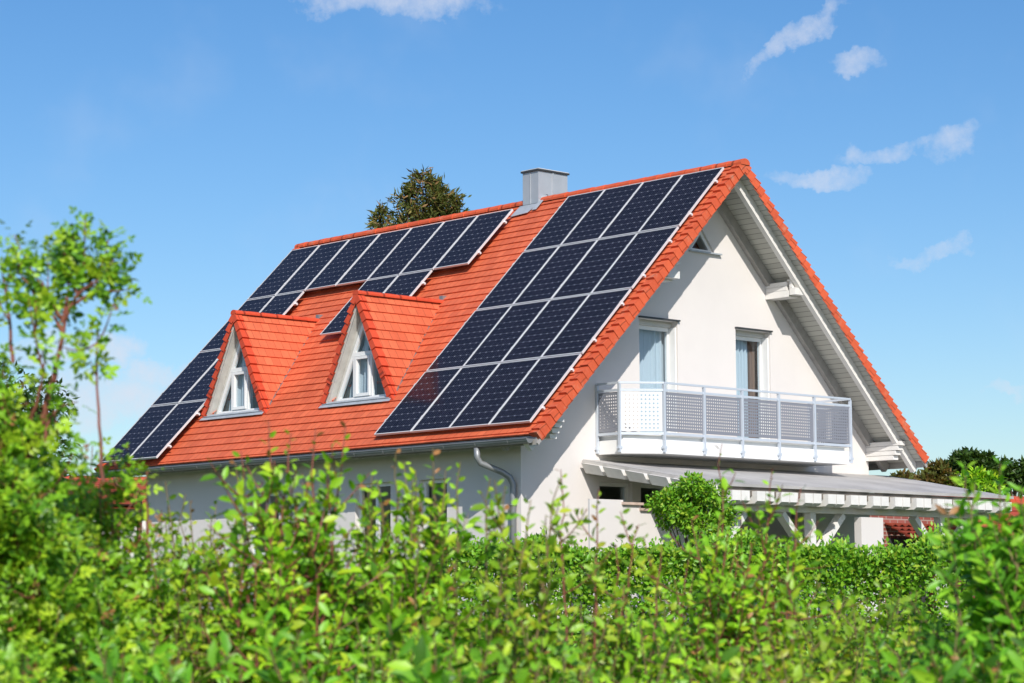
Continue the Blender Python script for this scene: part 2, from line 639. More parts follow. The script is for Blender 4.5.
# tiled slopes, course by course
mb = MB()
LIP = 0.027
for side in (-1, 1):
    k = 0
    v = 0.0
    rnd = random.Random(5 + side)
    while v < SL - 0.01:
        v2 = min(v + GA, SL)
        xs = sorted([XB + 0.02 + i * (XF - XB - 0.04) / 20 for i in range(21)] + [-9.7 - .8, -9.7 + .8, -5.865 - .8, -5.865 + .8])
        lips = [LIP * (0.85 + 0.3 * rnd.random()) for _ in xs]
        for i in range(24):
            xa, xb = xs[i], xs[i + 1]
            if side < 0 and 3.80 < (v + v2) / 2 * Q < 4.18 and any(abs((xa + xb) / 2 - xc_) < .8 for xc_ in (-9.7, -5.865)):
                continue
            a = slope_pt(side, xa, v, 0.002)
            b = slope_pt(side, xb, v, 0.002)
            c = slope_pt(side, xb, v2 + 0.012, lips[i + 1])
            d = slope_pt(side, xa, v2 + 0.012, lips[i])
            e = slope_pt(side, xb, v2 + 0.012, 0.0)
            f = slope_pt(side, xa, v2 + 0.012, 0.0)
            vv = k * GA
            q = [(xa + 20, vv + .004), (xb + 20, vv + .004), (xb + 20, vv + GA - .006), (xa + 20, vv + GA - .006)]
            r_ = [(xa + 20, vv + GA - .02), (xb + 20, vv + GA - .02), (xb + 20, vv + GA - .01), (xa + 20, vv + GA - .01)]
            if side < 0:
                mb.poly([a, d, c, b], [q[0], q[3], q[2], q[1]])
                mb.poly([d, f, e, c], [r_[0], r_[3], r_[2], r_[1]])
            else:
                mb.poly([a, b, c, d], q)
                mb.poly([d, c, e, f], r_)
        v = v2
        k += 1
roof = mb.build('roof', 'tile', house)

VG = 0.175
# verge tiles: one wedge a course, lapping over the edge
for (x0, x1, sgn) in ((XF, XF - 0.17, 1), (XB, XB + 0.17, -1)):
    mb = MB()
    for side in (-1, 1):
        k = 0
        rnd = random.Random(9 + side)
        while k * VG < SL - 0.02:
            va, vb = k * VG - 0.02, min((k + 1) * VG + 0.02, SL + 0.02)
            na, nb = 0.010, 0.060 + rnd.uniform(-.006, .006)
            xo = x0 + sgn * (0.006 + rnd.uniform(-.004, .004))
            top = [slope_pt(side, xo, va, na), slope_pt(side, xo + sgn * .015, vb, nb), slope_pt(side, x1, vb, nb), slope_pt(side, x1, va, na)]
            bot = [slope_pt(side, xo, va, -0.15), slope_pt(side, xo + sgn * .015, vb, -0.125), slope_pt(side, x1, vb, -0.02), slope_pt(side, x1, va, -0.02)]
            u = k * 0.36 + 0.05
            quv = [(u, k * GA + .01), (u, k * GA + .14), (u + .1, k * GA + .14), (u + .1, k * GA + .01)]
            mb.poly(top, quv)
            mb.poly([bot[0], bot[1], top[1], top[0]], quv)
            mb.poly([bot[1], bot[2], top[2], top[1]], [(u, k * GA + .05)] * 4)
            mb.poly([bot[0], top[0], top[3], bot[3]], [(u, k * GA + .05)] * 4)
            mb.poly([bot[2], bot[3], top[3], top[2]], [(u, k * GA + .05)] * 4)
            k += 1
    mb.build('verge_tiles', 'tile_verge', roof)


def ridge_row(mb, p, q, rad, pitch, sag=0.75, flare=1.09):
    p, q = Vector(p), Vector(q)
    d = (q - p).normalized()
    L = (q - p).length
    n = max(1, round(L / pitch))
    a = d.cross(Vector((0, 0, 1))).normalized()
    rnd = random.Random(3)
    for i in range(n):
        s0, s1 = L * i / n, min(L * (i + 1) / n + 0.03, L)
        rings = []
        for s, r in ((s0, rad * flare), (s1, rad)):
            r *= 1 + rnd.uniform(-.03, .03)
            c = p + d * s
            rings.append([c + a * (r * math.cos(t)) + Vector((0, 0, 1)) * (r * sag * math.sin(t)) for t in [math.pi * k / 8 - 0.25 + 0.5 / 8 * k for k in range(9)]])
        for k in range(8):
            u = i * 0.18 + 0.05
            mb.poly([rings[0][k], rings[0][k + 1], rings[1][k + 1], rings[1][k]], [(u, .05), (u, .1), (u + .08, .1), (u + .08, .05)])
        mb.poly([v for v in rings[0]], [(i * .18 + .05, .05)] * 9)


mb = MB()
ridge_row(mb, (XF + 0.03, 0, S0 - 0.035), (-5.255, 0, S0 - 0.035), 0.115, 0.36)
mb.build('ridge_tiles', 'tile_verge', roof)
mb = MB()
ridge_row(mb, (-5.755, 0, S0 - 0.035), (XB - 0.02, 0, S0 - 0.035), 0.115, 0.36)
mb.build('ridge_tiles', 'tile_verge', roof)

# underside: boarded soffit, flying rafters, wall rafters, eaves boards
mb = MB()
NS = -0.085
for side in (-1, 1):
    for (xa, xb) in ((XF - 0.03, -1.0), (XB + 0.03, -12.15)):
        pts = [slope_pt(side, xa, 0.0, NS), slope_pt(side, xb, 0.0, NS), slope_pt(side, xb, SL - 0.02, NS), slope_pt(side, xa, SL - 0.02, NS)]
        # keep both slopes' boards meeting at the ridge
        pts[0].y = pts[1].y = 0
        pts[0].z = pts[1].z = S0 + NS / Q
        mb.poly(pts, [(xa, 0), (xb, 0), (xb, SL), (xa, SL)])
    pts = [slope_pt(side, -1.0, 5.9, NS), slope_pt(side, -12.15, 5.9, NS), slope_pt(side, -12.15, SL - 0.02, NS), slope_pt(side, -1.0, SL - 0.02, NS)]
    mb.poly(pts, [(0, 0), (11, 0), (11, 1.2), (0, 1.2)])
mb.build('soffit', 'soffit', roof)


def rafter(side, xa, xb, s_top, depth, v_end):
    """box running down one slope between x = xa and xb"""
    m = MB()
    y1 = v_end * Q
    a0, a1 = s_top, s_top - depth / Q
    p = [(0, a1), (y1 - depth * Q * 0.0, a1 - y1), (y1 + depth * Q, a1 - y1 + depth * Q), (0, a0)]
    pts = [(xa, side * y, z) for y, z in p]
    m.prism(pts if side * (xb - xa) > 0 else pts[::-1], (xb - xa, 0, 0))
    return m


for side in (-1, 1):
    rafter(side, -0.36, -0.26, S0 + NS / Q - 0.004, 0.155, SL - 0.12).build('flying_rafter', 'whitewood', roof)
    rafter(side, -1.018, -0.91, S0 + NS / Q - 0.004, 0.17, SL - 0.2).build('wall_rafter', 'greywood', roof)
    m = rafter(side, -0.052, -0.028, S0 + NS / Q - 0.003, 0.05, SL - 0.02)
    m.build('verge_board', 'greywood', roof)
    # eaves board behind the gutter
    m = MB()
    m.box(XB + 0.05, XF - 0.05, side * (EY - 0.03) - .012, side * (EY - 0.03) + .012, S0 - EY - 0.17, S0 - EY - 0.02)
    m.build('eaves_board', 'greywood', roof)
# rafter feet under the garden eaves
x = -1.5
while x > -12.2:
    p = [(4.5, S0 - 4.5 - 0.14), (5.1, S0 - 5.1 - 0.14), (5.1, S0 - 5.1 - 0.22), (4.5, S0 - 4.5 - 0.30)]
    m = MB()
    m.prism([(x, -yy, z) for yy, z in p], (-0.09, 0, 0))
    m.build('rafter_foot', 'greywood', roof)
    x -= 0.78

# walls
D1 = (-1.737, -0.75, 4.62, 6.69)
D2 = (0.803, 1.762, 4.62, 6.69)
TW = [(-0.40, 8.035), (0.27, 8.035), (-0.066, 8.45)]
GW = [(-2.76, -1.95, 2.55, 3.76), (-1.74, -1.02, 1.5, 3.76), (-0.6, 1.1, 1.5, 3.76), (1.6, 2.6, 2.4, 3.76)]


def rect(a0, a1, b0, b1):
    return [(a0, b0), (a1, b0), (a1, b1), (a0, b1)]


mb = MB()
top = S0 - 0.10
gab = [(-WY, GZ - 0.3), (WY, GZ - 0.3), (WY, top - WY), (0, top), (-WY, top - WY)]
wall_plane(mb, lambda a, b, t: (WX1 - t, a, b), gab, [rect(*D1), rect(*D2), TW] + [rect(*g) for g in GW], 0.29)
wall_plane(mb, lambda a, b, t: (WX0 + t, a, b), gab, [], 0.17)
EW = [(-5.42, -4.42, 2.35, 3.84), (-3.63, -2.90, 1.5, 3.84), (-8.72, -7.7, 2.6, 3.79)]
ev = [(WX0, GZ - 0.3), (WX1, GZ - 0.3), (WX1, top - WY), (WX0, top - WY)]
wall_plane(mb, lambda a, b, t: (a, -WY + t, b), ev, [rect(*g) for g in EW], 0.17)
wall_plane(mb, lambda a, b, t: (a, WY - t, b), ev, [], 0.17)
house_wall = mb.build('wall', 'plaster', house)
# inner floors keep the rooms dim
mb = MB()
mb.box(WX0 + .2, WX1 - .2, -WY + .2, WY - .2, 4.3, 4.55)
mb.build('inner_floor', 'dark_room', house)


def window(parent, name, P, a0, a1, b0, b1, depth=0.13, fr=0.065, mull=(), trans=(), shutter=0.0, sill=False, mat='white', door=False):
    """frame set into an opening; P maps (a, b, t into the wall) to a point"""
    m = MB()

    def bar(u0, u1, w0, w1, t0, t1):
        p = [P(u0, w0, t1), P(u1, w0, t1), P(u1, w1, t1), P(u0, w1, t1), P(u0, w0, t0), P(u1, w0, t0), P(u1, w1, t0), P(u0, w1, t0)]
        m.hexa(p)
    tb = b1 - shutter
    bar(a0, a0 + fr, b0, tb, depth - .03, depth + .04)
    bar(a1 - fr, a1, b0, tb, depth - .03, depth + .04)
    bar(a0 + fr, a1 - fr, b0, b0 + fr, depth - .03, depth + .04)
    bar(a0 + fr, a1 - fr, tb - fr, tb, depth - .03, depth + .04)
    for u in mull:
        bar(u - .04, u + .04, b0 + fr, tb - fr, depth - .026, depth + .036)
    for w in trans:
        bar(a0 + fr, a1 - fr, w - .035, w + .035, depth - .022, depth + .032)
    f = m.build(name, mat, parent)
    m = MB()
    t = depth + .005
    m.poly([P(a0 + fr, b0 + fr, t), P(a1 - fr, b0 + fr, t), P(a1 - fr, tb - fr, t), P(a0 + fr, tb - fr, t)])
    m.build('pane', 'glass', f)
    if shutter:
        m = MB()
        bar(a0, a1, tb + .003, b1 - .003, depth - .07, depth + .03)
        bar(a0, a1, tb + .045, tb + .06, depth - .085, depth - .071)
        m.build('shutter_box', 'shutter', f)
        m = MB()
        bar(a0 - .02, a1 + .03, b1 + .002, b1 + .03, -0.05, 0.0)
        m.build('lintel_strip', 'dark', f)
        m = MB()
        bar(a1 - .03, a1 - .002, b0, tb - .002, 0.04, depth - .04)
        m.build('guide_rail', 'white', f)
    if sill:
        m = MB()
        bar(a0 - .05, a1 + .05, b0 - .035, b0 - .002, -0.06, depth)
        m.build('sill', 'zinc', f)
    return f


PG = lambda a, b, t: Vector((WX1 - t, a, b))
PE = lambda a, b, t: Vector((a, -WY + t, b))
window(house, 'balcony_door', PG, *D1, shutter=0.10, depth=0.22)
window(house, 'balcony_door', PG, *D2, shutter=0.10, depth=0.22)
for i, g in enumerate(GW):
    window(house, 'window', PG, *g, mull=((g[0] + g[1]) / 2,) if g[1] - g[0] > 1.2 else (), sill=(g[2] > 2))
for i, g in enumerate(EW):
    window(house, 'window' if g[2] > 2 else 'garden_door', PE, *g, sill=(g[2] > 2), mull=((g[0] + g[1]) / 2,) if g[1] - g[0] > .95 else ())
# triangular gable window
m = MB()
tri = [Vector((0, *p)) for p in TW]
cen = sum(tri, Vector()) / 3
inn = [cen + (p - cen) * 0.66 for p in tri]
for i in range(3):
    j = (i + 1) % 3
    A, B, C_, D_ = tri[i], tri[j], inn[j], inn[i]
    sh = Vector((WX1 - 0.10, 0, 0))
    m.prism([A + sh, B + sh, C_ + sh, D_ + sh], (0.05, 0, 0))
tw = m.build('gable_window', 'white', house)
m = MB()
m.poly([p + Vector((WX1 - 0.08, 0, 0)) for p in inn])
m.build('pane', 'glass', tw)
m = MB()
m.box(WX1 + .001, WX1 + 0.07, -0.43, 0.40, 8.005, 8.03)
m.build('sill', 'lead', tw)

# purlins carried out to the flying rafters, clad in stepped boards
for side in (-1, 1):
    m = MB()
    yc = 1.80 if side > 0 else -1.60
    for (z0, z1, xe) in ((7.30, 7.42, -0.46), (7.425, 7.50, -0.50), (7.505, 7.585, -0.49)):
        m.box(-1.015, xe, yc - .15, yc + .15, z0, z1)
    m.box(-0.43, -0.37, yc - .14, yc + .14, 7.62, 7.74)
    m.box(-0.48, -0.262, yc - .15, yc + .15, 7.588, 7.618)
    m.box(-0.43, -0.37, yc - .15, yc + .15, 7.46, 7.585)
    m.box(-0.43, -0.29, yc - .15, yc + .15, 7.33, 7.457)
    m.build('purlin_end', 'whitewood', house)
    m = MB()
    yc = 4.60 if side > 0 else -4.48
    for i, xe in enumerate((-0.36, -0.30, -0.24, -0.18)):
        z0 = 4.39 + i * 0.09
        m.box(-1.015, xe, yc - .08, yc + .08, z0, z0 + 0.08)
    m.box(-1.013, -.42, yc - .06, yc + .06, 4.45, 4.70)
    m.build('eaves_purlin', 'whitewood', house)

# gutters and pipes
for side in (-1, 1):
    m = MB()
    yc, zc, rg = side * (EY + 0.085), S0 - EY - 0.075, 0.075
    ring = [(rg * math.cos(t), rg * math.sin(t)) for t in [math.pi + math.pi * k / 8 for k in range(9)]]
    ring2 = [(a * .9, b * .9) for a, b in ring]
    xa, xb = XF - 0.10, XB + 0.08
    for rg_, flip in ((ring, False), (ring2, True)):
        for k in range(8):
            p = [(xa, yc + rg_[k][0], zc + rg_[k][1]), (xb, yc + rg_[k][0], zc + rg_[k][1]), (xb, yc + rg_[k + 1][0], zc + rg_[k + 1][1]), (xa, yc + rg_[k + 1][0], zc + rg_[k + 1][1])]
            m.poly(p if flip else p[::-1])
    for x in (xa, xb):
        m.poly([(x, yc + a, zc + b) for a, b in ring])
    m.tube([(xa, yc + side * rg, zc + .004), (xb, yc + side * rg, zc + .004)], 0.011, 6)
    gut = m.build('gutter', 'gutter', house)
    x = -0.6
    while x > -13 and side < 0:
        m = MB()
        m.beam((x, yc + side * (rg + .006), zc + .012), (x, yc - side * rg, zc + .012), .03, .006)
        m.tube([(x, yc + side * .079 * math.cos(t), zc - .079 * math.sin(t)) for t in [math.pi * k / 6 for k in range(7)]], 0.007, 4)
        m.build('gutter_bracket', 'gutter', gut)
        x -= 0.8
m = MB()
m.tube([(-1.42, -5.225, 4.26), (-1.42, -5.22, 4.10), (-1.40, -5.17, 4.01), (-1.22, -4.84, 3.86), (-1.16, -4.73, 3.78), (-1.14, -4.67, 3.66), (-1.14, -4.67, 3.5), (-1.14, -4.67, 1.4)], 0.055, 10)
for z in (3.3, 2.2):
    m.tube([(-1.14, -4.67, z), (-1.14, -4.67, z + .03)], 0.065, 10)
m.build('downpipe', 'gutter', house, smooth=True)
m = MB()
m.tube([(-12.3, -5.25, 4.24), (-12.3, -5.2, 4.1), (-12.25, -4.72, 3.95), (-12.25, -4.68, 3.8), (-12.25, -4.68, 1.4)], 0.05, 10)
m.build('downpipe', 'copper', house, smooth=True)
m = MB()
m.tube([(-1.6, 5.25, 4.25), (-1.6, 5.2, 4.1), (-1.6, 4.72, 3.7), (-1.6, 4.70, 1.4)], 0.05, 10)
m.build('downpipe', 'dark', house, smooth=True)

# chimney
m = MB()
CX0, CX1, CY0, CY1, CZ = -5.73, -5.28, -0.135, 0.66, 10.13
m.box(CX0, CX1, CY0, CY1, 8.3, CZ)
m.box(CX1 + .001, CX1 + .014, 0.24, 0.27, 9.3, CZ - .002)
m.box(CX0 + .21, CX0 + .225, CY0 - .010, CY0 - .001, 9.2, CZ - .002)
chim = m.build('chimney', 'zinc', house)
m = MB()
m.box(CX0 - .03, CX1 + .03, CY0 - .03, CY1 + .03, CZ + .002, CZ + .035)
m.build('cap', 'dark', chim)
m = MB()
m.box(CX0 - .02, CX1 + .02, CY0 - .02, CY1 + .02, CZ + .037, CZ + .05)
m.tube([(-5.5, .1, CZ + .04), (-5.5, .1, CZ + .09)], .07, 10)
m.tube([(-5.5, .5, CZ + .04), (-5.5, .5, CZ + .08)], .07, 10)
m.build('flue', 'alu', chim)
m = MB()
n_ = 0.045
m.prism([slope_pt(-1, CX0 - .06, 0.17, n_), slope_pt(-1, CX0 - .10, 0.50, n_), slope_pt(-1, CX1 - .10, 0.45, n_), slope_pt(-1, CX1 + .03, 0.17, n_)], (0, -.006, .006))
m.prism([slope_pt(-1, CX1 + .001, -0.05, n_ + .01), slope_pt(-1, CX1 + .001, 0.40, n_ + .01), slope_pt(-1, CX1 + .12, 0.40, n_ + .01), slope_pt(-1, CX1 + .12, -0.05, n_ + .01)], (0, -.006, .006))
m.build('flashing', 'lead', chim)
m = MB()
m.beam((CX1 + .012, CY0 - .03, 9.45), (CX1 + .012, 0.10, 9.66), .02, .05)
m.beam((CX0 - .02, CY0 - .012, 9.46), (CX1 + .02, CY0 - .012, 9.46), .02, .05)
m.build('upstand', 'dark', chim)

# dormers
DY = -4.22
DH = 7.42
HB = 1.04


def dormer(xc):
    yf, yr = DY + 0.15, -(S0 - DH)
    zb = S0 + DY        # where the verge foot meets the roof
    # white front: inside boards and the reveal
    m = MB()
    th = 0.125
    slope = (DH - zb) / HB
    ang = math.atan(slope)
    hx = th / math.sin(ang)
    for s in (-1, 1):
        # thickness of each little roof: underside sheet from verge back to the window plane
        a = [(xc + s * (HB - hx), DY + .02, zb + .02), (xc, DY + .02, DH - hx * slope), (xc, yf + .6, DH - hx * slope), (xc + s * (HB - hx), yf + .6, zb + .02)]
        m.poly(a if s < 0 else a[::-1])
        b = [(xc + s * (HB - .02), DY + .012, zb + .0), (xc + s * (HB - hx), DY + .012, zb + .0), (xc, DY + .012, DH - hx * slope), (xc, DY + .012, DH - .03)]
        m.poly(b if s > 0 else b[::-1])
    dm = m.build('dormer', 'cheek', house)
    # window: triangle frame, transom, casement, set in boarded cheeks
    zt = DH - hx * slope
    z0 = zb + 0.08
    hb, wz = 0.79, 1.47
    ws = wz / hb
    yb = yf + 0.06
    m = MB()
    for s in (-1, 1):
        q = [(xc + s * (HB - hx), yf + .02, zb), (xc + s * (hb - .02), yf + .02, zb), (xc, yf + .02, z0 + wz - .04), (xc, yf + .02, zt)]
        m.poly(q if s > 0 else q[::-1])
    m.box(xc - hb, xc + hb, yf + .022, yf + .05, zb - .05, z0 - .002)
    m.build('cheek_boards', 'cheek', dm)
    m = MB()
    F = 0.07
    fx = F / math.sin(math.atan(ws))
    for s in (-1, 1):
        p = [(xc + s * hb, yf, z0), (xc + s * (hb - fx), yf, z0), (xc, yf, z0 + wz - fx * ws), (xc, yf, z0 + wz)]
        m.prism(p if s > 0 else p[::-1], (0, 0.06, 0))
    m.box(xc - hb + fx, xc + hb - fx, yf - .004, yb, z0, z0 + 0.07)
    ztr = z0 + 0.83
    ht = (z0 + wz - ztr) / ws - fx * .6
    m.box(xc - ht, xc + ht, yf - .006, yb, ztr, ztr + 0.075)
    cw = 0.25
    for s in (-1, 1):
        m.box(xc + s * cw - .026, xc + s * cw + .026, yf - .008, yb, z0 + .072, ztr - .002)
        m.box(xc + s * (cw - .058) - .026, xc + s * (cw - .058) + .026, yf - .022, yb, z0 + .078, ztr - .008)
    m.box(xc - cw + .085, xc + cw - .085, yf - .022, yb, z0 + .078, z0 + .135)
    m.box(xc - cw + .085, xc + cw - .085, yf - .022, yb, ztr - .06, ztr - .008)
    m.build('window_frame', 'white', dm)
    m = MB()
    m.poly([(xc - hb + .02, yf + .03, z0 + .02), (xc + hb - .02, yf + .03, z0 + .02), (xc, yf + .03, z0 + wz - .05)])
    m.build('window_pane', 'glass', dm)
    m = MB()
    m.poly([(xc - hb - .1, yf + .26, z0 - .05), (xc + hb + .1, yf + .26, z0 - .05), (xc, yf + .26, zt)])
    m.box(xc - hb, xc + hb, yf + .065, yf + .255, z0 - .02, z0)
    m.build('inner_lining', 'dark_room', dm)
    m = MB()
    for (u0, u1, lean) in ((-.62, -.05, .12), (.06, .20, -.02), (.44, .60, -.2)):
        n_ = 14
        for i in range(n_):
            ta, tb = i / n_, (i + 1) / n_
            def cp(t, top):
                u = u0 + (u1 - u0) * t
                zz = z0 + .03
                if top:
                    zz = z0 + max((hb - abs(u)) * ws - .03, .05)
                    u = u * .92
                return (xc + u, yf + .16 + .018 * math.sin(t * 19 + u0 * 9), zz)
            m.poly([cp(ta, 0), cp(tb, 0), cp(tb, 1), cp(ta, 1)])
    m.build('net_curtain', 'curtain', dm, smooth=True)
    # apron flashing below the window
    m = MB()
    m.prism([(xc - HB + .06, DY - .04, zb + .05), (xc + HB - .06, DY - .04, zb + .05), (xc + hb + .14, yf + .018, z0 - .016), (xc - hb - .14, yf + .018, z0 - .016)], (0, 0, .012))
    m.prism([slope_pt(-1, xc - HB + .02, 4.18 / Q - .03, .045), slope_pt(-1, xc - HB + .0, 4.18 / Q + .125, .045), slope_pt(-1, xc + HB - .0, 4.18 / Q + .125, .045), slope_pt(-1, xc + HB - .02, 4.18 / Q - .03, .045)], (0, -.004, .004))
    m.build('apron_flashing', 'lead', dm)
    # tiled sides
    m = MB()
    vg = MB()
    LS = HB / math.cos(ang)
    for s in (-1, 1):
        nx, nz = s * math.sin(ang), math.cos(ang)

        def P(v, y, n):
            return Vector((xc + s * v * math.cos(ang) + nx * n, y, DH - v * math.sin(ang) + nz * n))

        def yv(v):
            return -(S0 - (DH - v * math.sin(ang)))
        k = 0
        while k * GA < LS - 0.01:
            v, v2 = k * GA, min((k + 1) * GA, LS)
            pts = [P(v, DY, .002), P(v, yv(v), .002), P(v2 + .01, yv(v2), .028), P(v2 + .01, DY, .028)]
            vv = k * GA
            q = [(DY + 20, vv + .004), (yv(v) + 20, vv + .004), (yv(v2) + 20, vv + GA - .006), (DY + 20, vv + GA - .006)]
            r2 = [P(v2 + .01, DY, .028), P(v2 + .01, yv(v2), .028), P(v2 + .01, yv(v2), 0), P(v2 + .01, DY, 0)]
            if s > 0:
                m.poly(pts[::-1], q[::-1])
                m.poly(r2[::-1], [(DY + 20, vv + .15)] * 4)
            else:
                m.poly(pts, q)
                m.poly(r2, [(DY + 20, vv + .15)] * 4)
            # verge tile
            va, vb = v - .015, v2 + .02
            yo = DY - .02
            tp = [P(va, yo, .012), P(va, DY + .13, .012), P(vb, DY + .13, .06), P(vb, yo - .022, .06)]
            bt = [P(va, yo, -.095), P(va, DY + .13, -.02), P(vb, DY + .13, -.02), P(vb, yo - .022, -.08)]
            u = k * .36 + .05
            vg.poly(tp if s < 0 else tp[::-1], [(u, .05), (u + .1, .05), (u + .1, .1), (u, .1)])
            for a, b in ((0, 1), (1, 2), (2, 3), (3, 0)):
                fpts = [tp[a], tp[b], bt[b], bt[a]]
                vg.poly(fpts, [(u, .05), (u + .05, .05), (u + .05, .1), (u, .1)])
            k += 1
    m.build('dormer_roof', 'tile', dm)
    vg.build('verge_tiles', 'tile_red', dm)
    m = MB()
    ridge_row(m, (xc, DY - .03, DH - .03), (xc, yr + .02, DH - .03), 0.085, 0.34)
    m.build('ridge_tiles', 'tile_red', dm)
    m = MB()
    for s in (-1, 1):
        a = Vector((xc, yr + .02, DH + .03))
        b = Vector((xc + s * HB, DY, zb + .045))
        m.beam(a - Vector((0, 0, .012)), b - Vector((0, 0, .012)), .03, .02, (0, -1, 1))
    m.box(xc - .05, xc + .05, yr - .02, yr + .10, DH - .02, DH + .11)
    m.build('valley_flashing', 'gutter', dm)
    return dm


dormer(-9.70)
dormer(-5.865)

# balcony
m = MB()
BX = -0.05
outl = [(WX1 + .002, -2.80), (-0.44, -2.80), (BX + .03, -2.19), (BX + .03, 2.78), (WX1 + .002, 2.78)]
m.prism([(x, y, 4.22) for x, y in outl], (0, 0, 0.235))
ins = [(WX1 + .004, -2.74), (-0.46, -2.74), (BX - .03, -2.16), (BX - .03, 2.72), (WX1 + .004, 2.72)]
m.prism([(x, y, 4.46) for x, y in ins], (0, 0, 0.08))
balc = m.build('balcony', 'white', house)
line = [(WX1 + .03, -2.83), (-0.45, -2.83), (BX + .05, -2.20), (BX + .05, 2.81), (WX1 + .03, 2.81)]
PY = [-2.20, -1.19, -0.20, 0.79, 1.78, 2.81]
posts = [line[0], line[1]] + [(BX + .05, y) for y in PY] + [line[4]]
m = MB()
for z, w, h in ((5.43, .045, .035), (5.305, .03, .04), (4.56, .03, .045)):
    for a, b in zip(line, line[1:]):
        m.beam((*a, z), (*b, z), w, h)
m.build('handrail', 'balc', balc)
for (x, y) in posts:
    m = MB()
    m.box(x - .025, x + .025, y - .02, y + .02, 4.24, 5.408)
    m.box(x - .03, x + .028, y - .045, y + .045, 4.30, 4.345) if x > -1 else None
    m.build('post', 'balc', balc)
for i, (a, b) in enumerate(zip(posts, posts[1:])):
    A, B = Vector((*a, 0)), Vector((*b, 0))
    d = (B - A).normalized()
    L = (B - A).length
    if L < .2:
        continue
    m = MB()
    e0, e1, z0, z1, bd = .032, L - .032, 4.60, 5.275, .03
    f = lambda s, z: A + d * s + Vector((0, 0, z))
    hole_u = lambda s, z: (s, z)
    m.poly([f(e0 + bd, z0 + bd), f(e1 - bd, z0 + bd), f(e1 - bd, z1 - bd), f(e0 + bd, z1 - bd)],
           [hole_u(e0 + bd, z0 + bd), hole_u(e1 - bd, z0 + bd), hole_u(e1 - bd, z1 - bd), hole_u(e0 + bd, z1 - bd)])
    for (s0, s1, w0, w1) in ((e0, e1, z0, z0 + bd), (e0, e1, z1 - bd, z1), (e0, e0 + bd, z0 + bd, z1 - bd), (e1 - bd, e1, z0 + bd, z1 - bd)):
        m.poly([f(s0, w0), f(s1, w0), f(s1, w1), f(s0, w1)])
    m.build('perforated_panel', 'perf_sunlit' if i == 1 else 'perf', balc)  # chamfer panel carries its sunlit look in the colour

# curtains behind the balcony doors
def curtain(a0, a1, z0, z1, x, label, seed, mat='curtain'):
    m = MB()
    n = 40
    rnd = random.Random(seed)
    ph = rnd.random() * 6
    xs = []
    for i in range(n + 1):
        t = i / n
        xs.append((x + .03 * math.sin(t * 38 + ph) + .012 * math.sin(t * 83 + ph * 2), a0 + (a1 - a0) * t))
    for i in range(n):
        (xa, ya), (xb, yb) = xs[i], xs[i + 1]
        m.poly([(xa, ya, z0), (xb, yb, z0), (xb, yb, z1), (xa, ya, z1)])
    o = m.build('curtain', mat, smooth=True)
    tag(o, label, 'curtain', 'curtains behind the balcony doors')


curtain(-1.70, -0.70, 4.64, 6.54, -1.36, 'white net curtain filling the left hand balcony door, half of it in roof shadow', 1)
curtain(0.88, 1.51, 4.64, 6.54, -1.36, 'white curtain drawn to the left side of the right hand balcony door', 2)

curtain(1.55, 1.70, 4.64, 6.54, -1.38, 'tan drape hanging beside the white curtain in the right hand balcony door', 4, 'drape')

# mounting rails under the modules
PT0 = 0.175           # module face above the tiles
m = MB()
for (xr, xl, v0, n_off, rows) in ((-.25, -4.31, .265, .086, (0, 1, 2, 3)), (-5.62, -12.83, .471, .167, (0,)), (-10.72, -12.83, .471, .167, (1, 2, 3)), (-6.64, -8.74, .471, .167, (1,))):
    for r_ in rows:
        for fr in (.35, 1.30):
            v = v0 + r_ * 1.71 + fr
            m.beam(slope_pt(-1, xr - .005, v, n_off - .02), slope_pt(-1, xl - .03, v, n_off - .02), .04, .045, (0, -1, 1))
m.build('mounting_rail', 'alu', roof)

# ------------------------------------------------------------------ photovoltaic modules
PWD, PHT = 0.990, 1.678


def make_panel(name):
    e = bpy.data.objects.new(name, None)
    COL.objects.link(e)
    e.empty_display_size = 0.2
    m = MB()
    f, h = 0.017, 0.04
    for (x0, x1, y0, y1) in ((0, f, 0, PHT), (PWD - f, PWD, 0, PHT), (f, PWD - f, 0, f), (f, PWD - f, PHT - f, PHT)):
        m.box(x0, x1, -y1, -y0, -h, 0)
    m.build('frame', 'alu', e, local=True)
    m = MB()
    g = f - .002
    m.poly([(g, -PHT + g, -.006), (PWD - g, -PHT + g, -.006), (PWD - g, -g, -.006), (g, -g, -.006)], [(0.0, 0.0), (1.0, 0.0), (1.0, 1.0), (0.0, 1.0)])
    m.poly([(g, -g, -.03), (PWD - g, -g, -.03), (PWD - g, -PHT + g, -.03), (g, -PHT + g, -.03)])
    m.build('cell_glass', 'cells', e, local=True)
    for x in (0.02, PWD - 0.02):
        for y in (0.35, 1.30):
            m = MB()
            m.box(x - .03 if x < .5 else x + .003, x - .003 if x < .5 else x + .022, -y - .03, -y + .03, -.042, .005)
            m.build('clamp', 'alu', e, local=True)
    return e


proto = None
ORD = ['first', 'second', 'third', 'fourth', 'fifth', 'sixth', 'seventh']


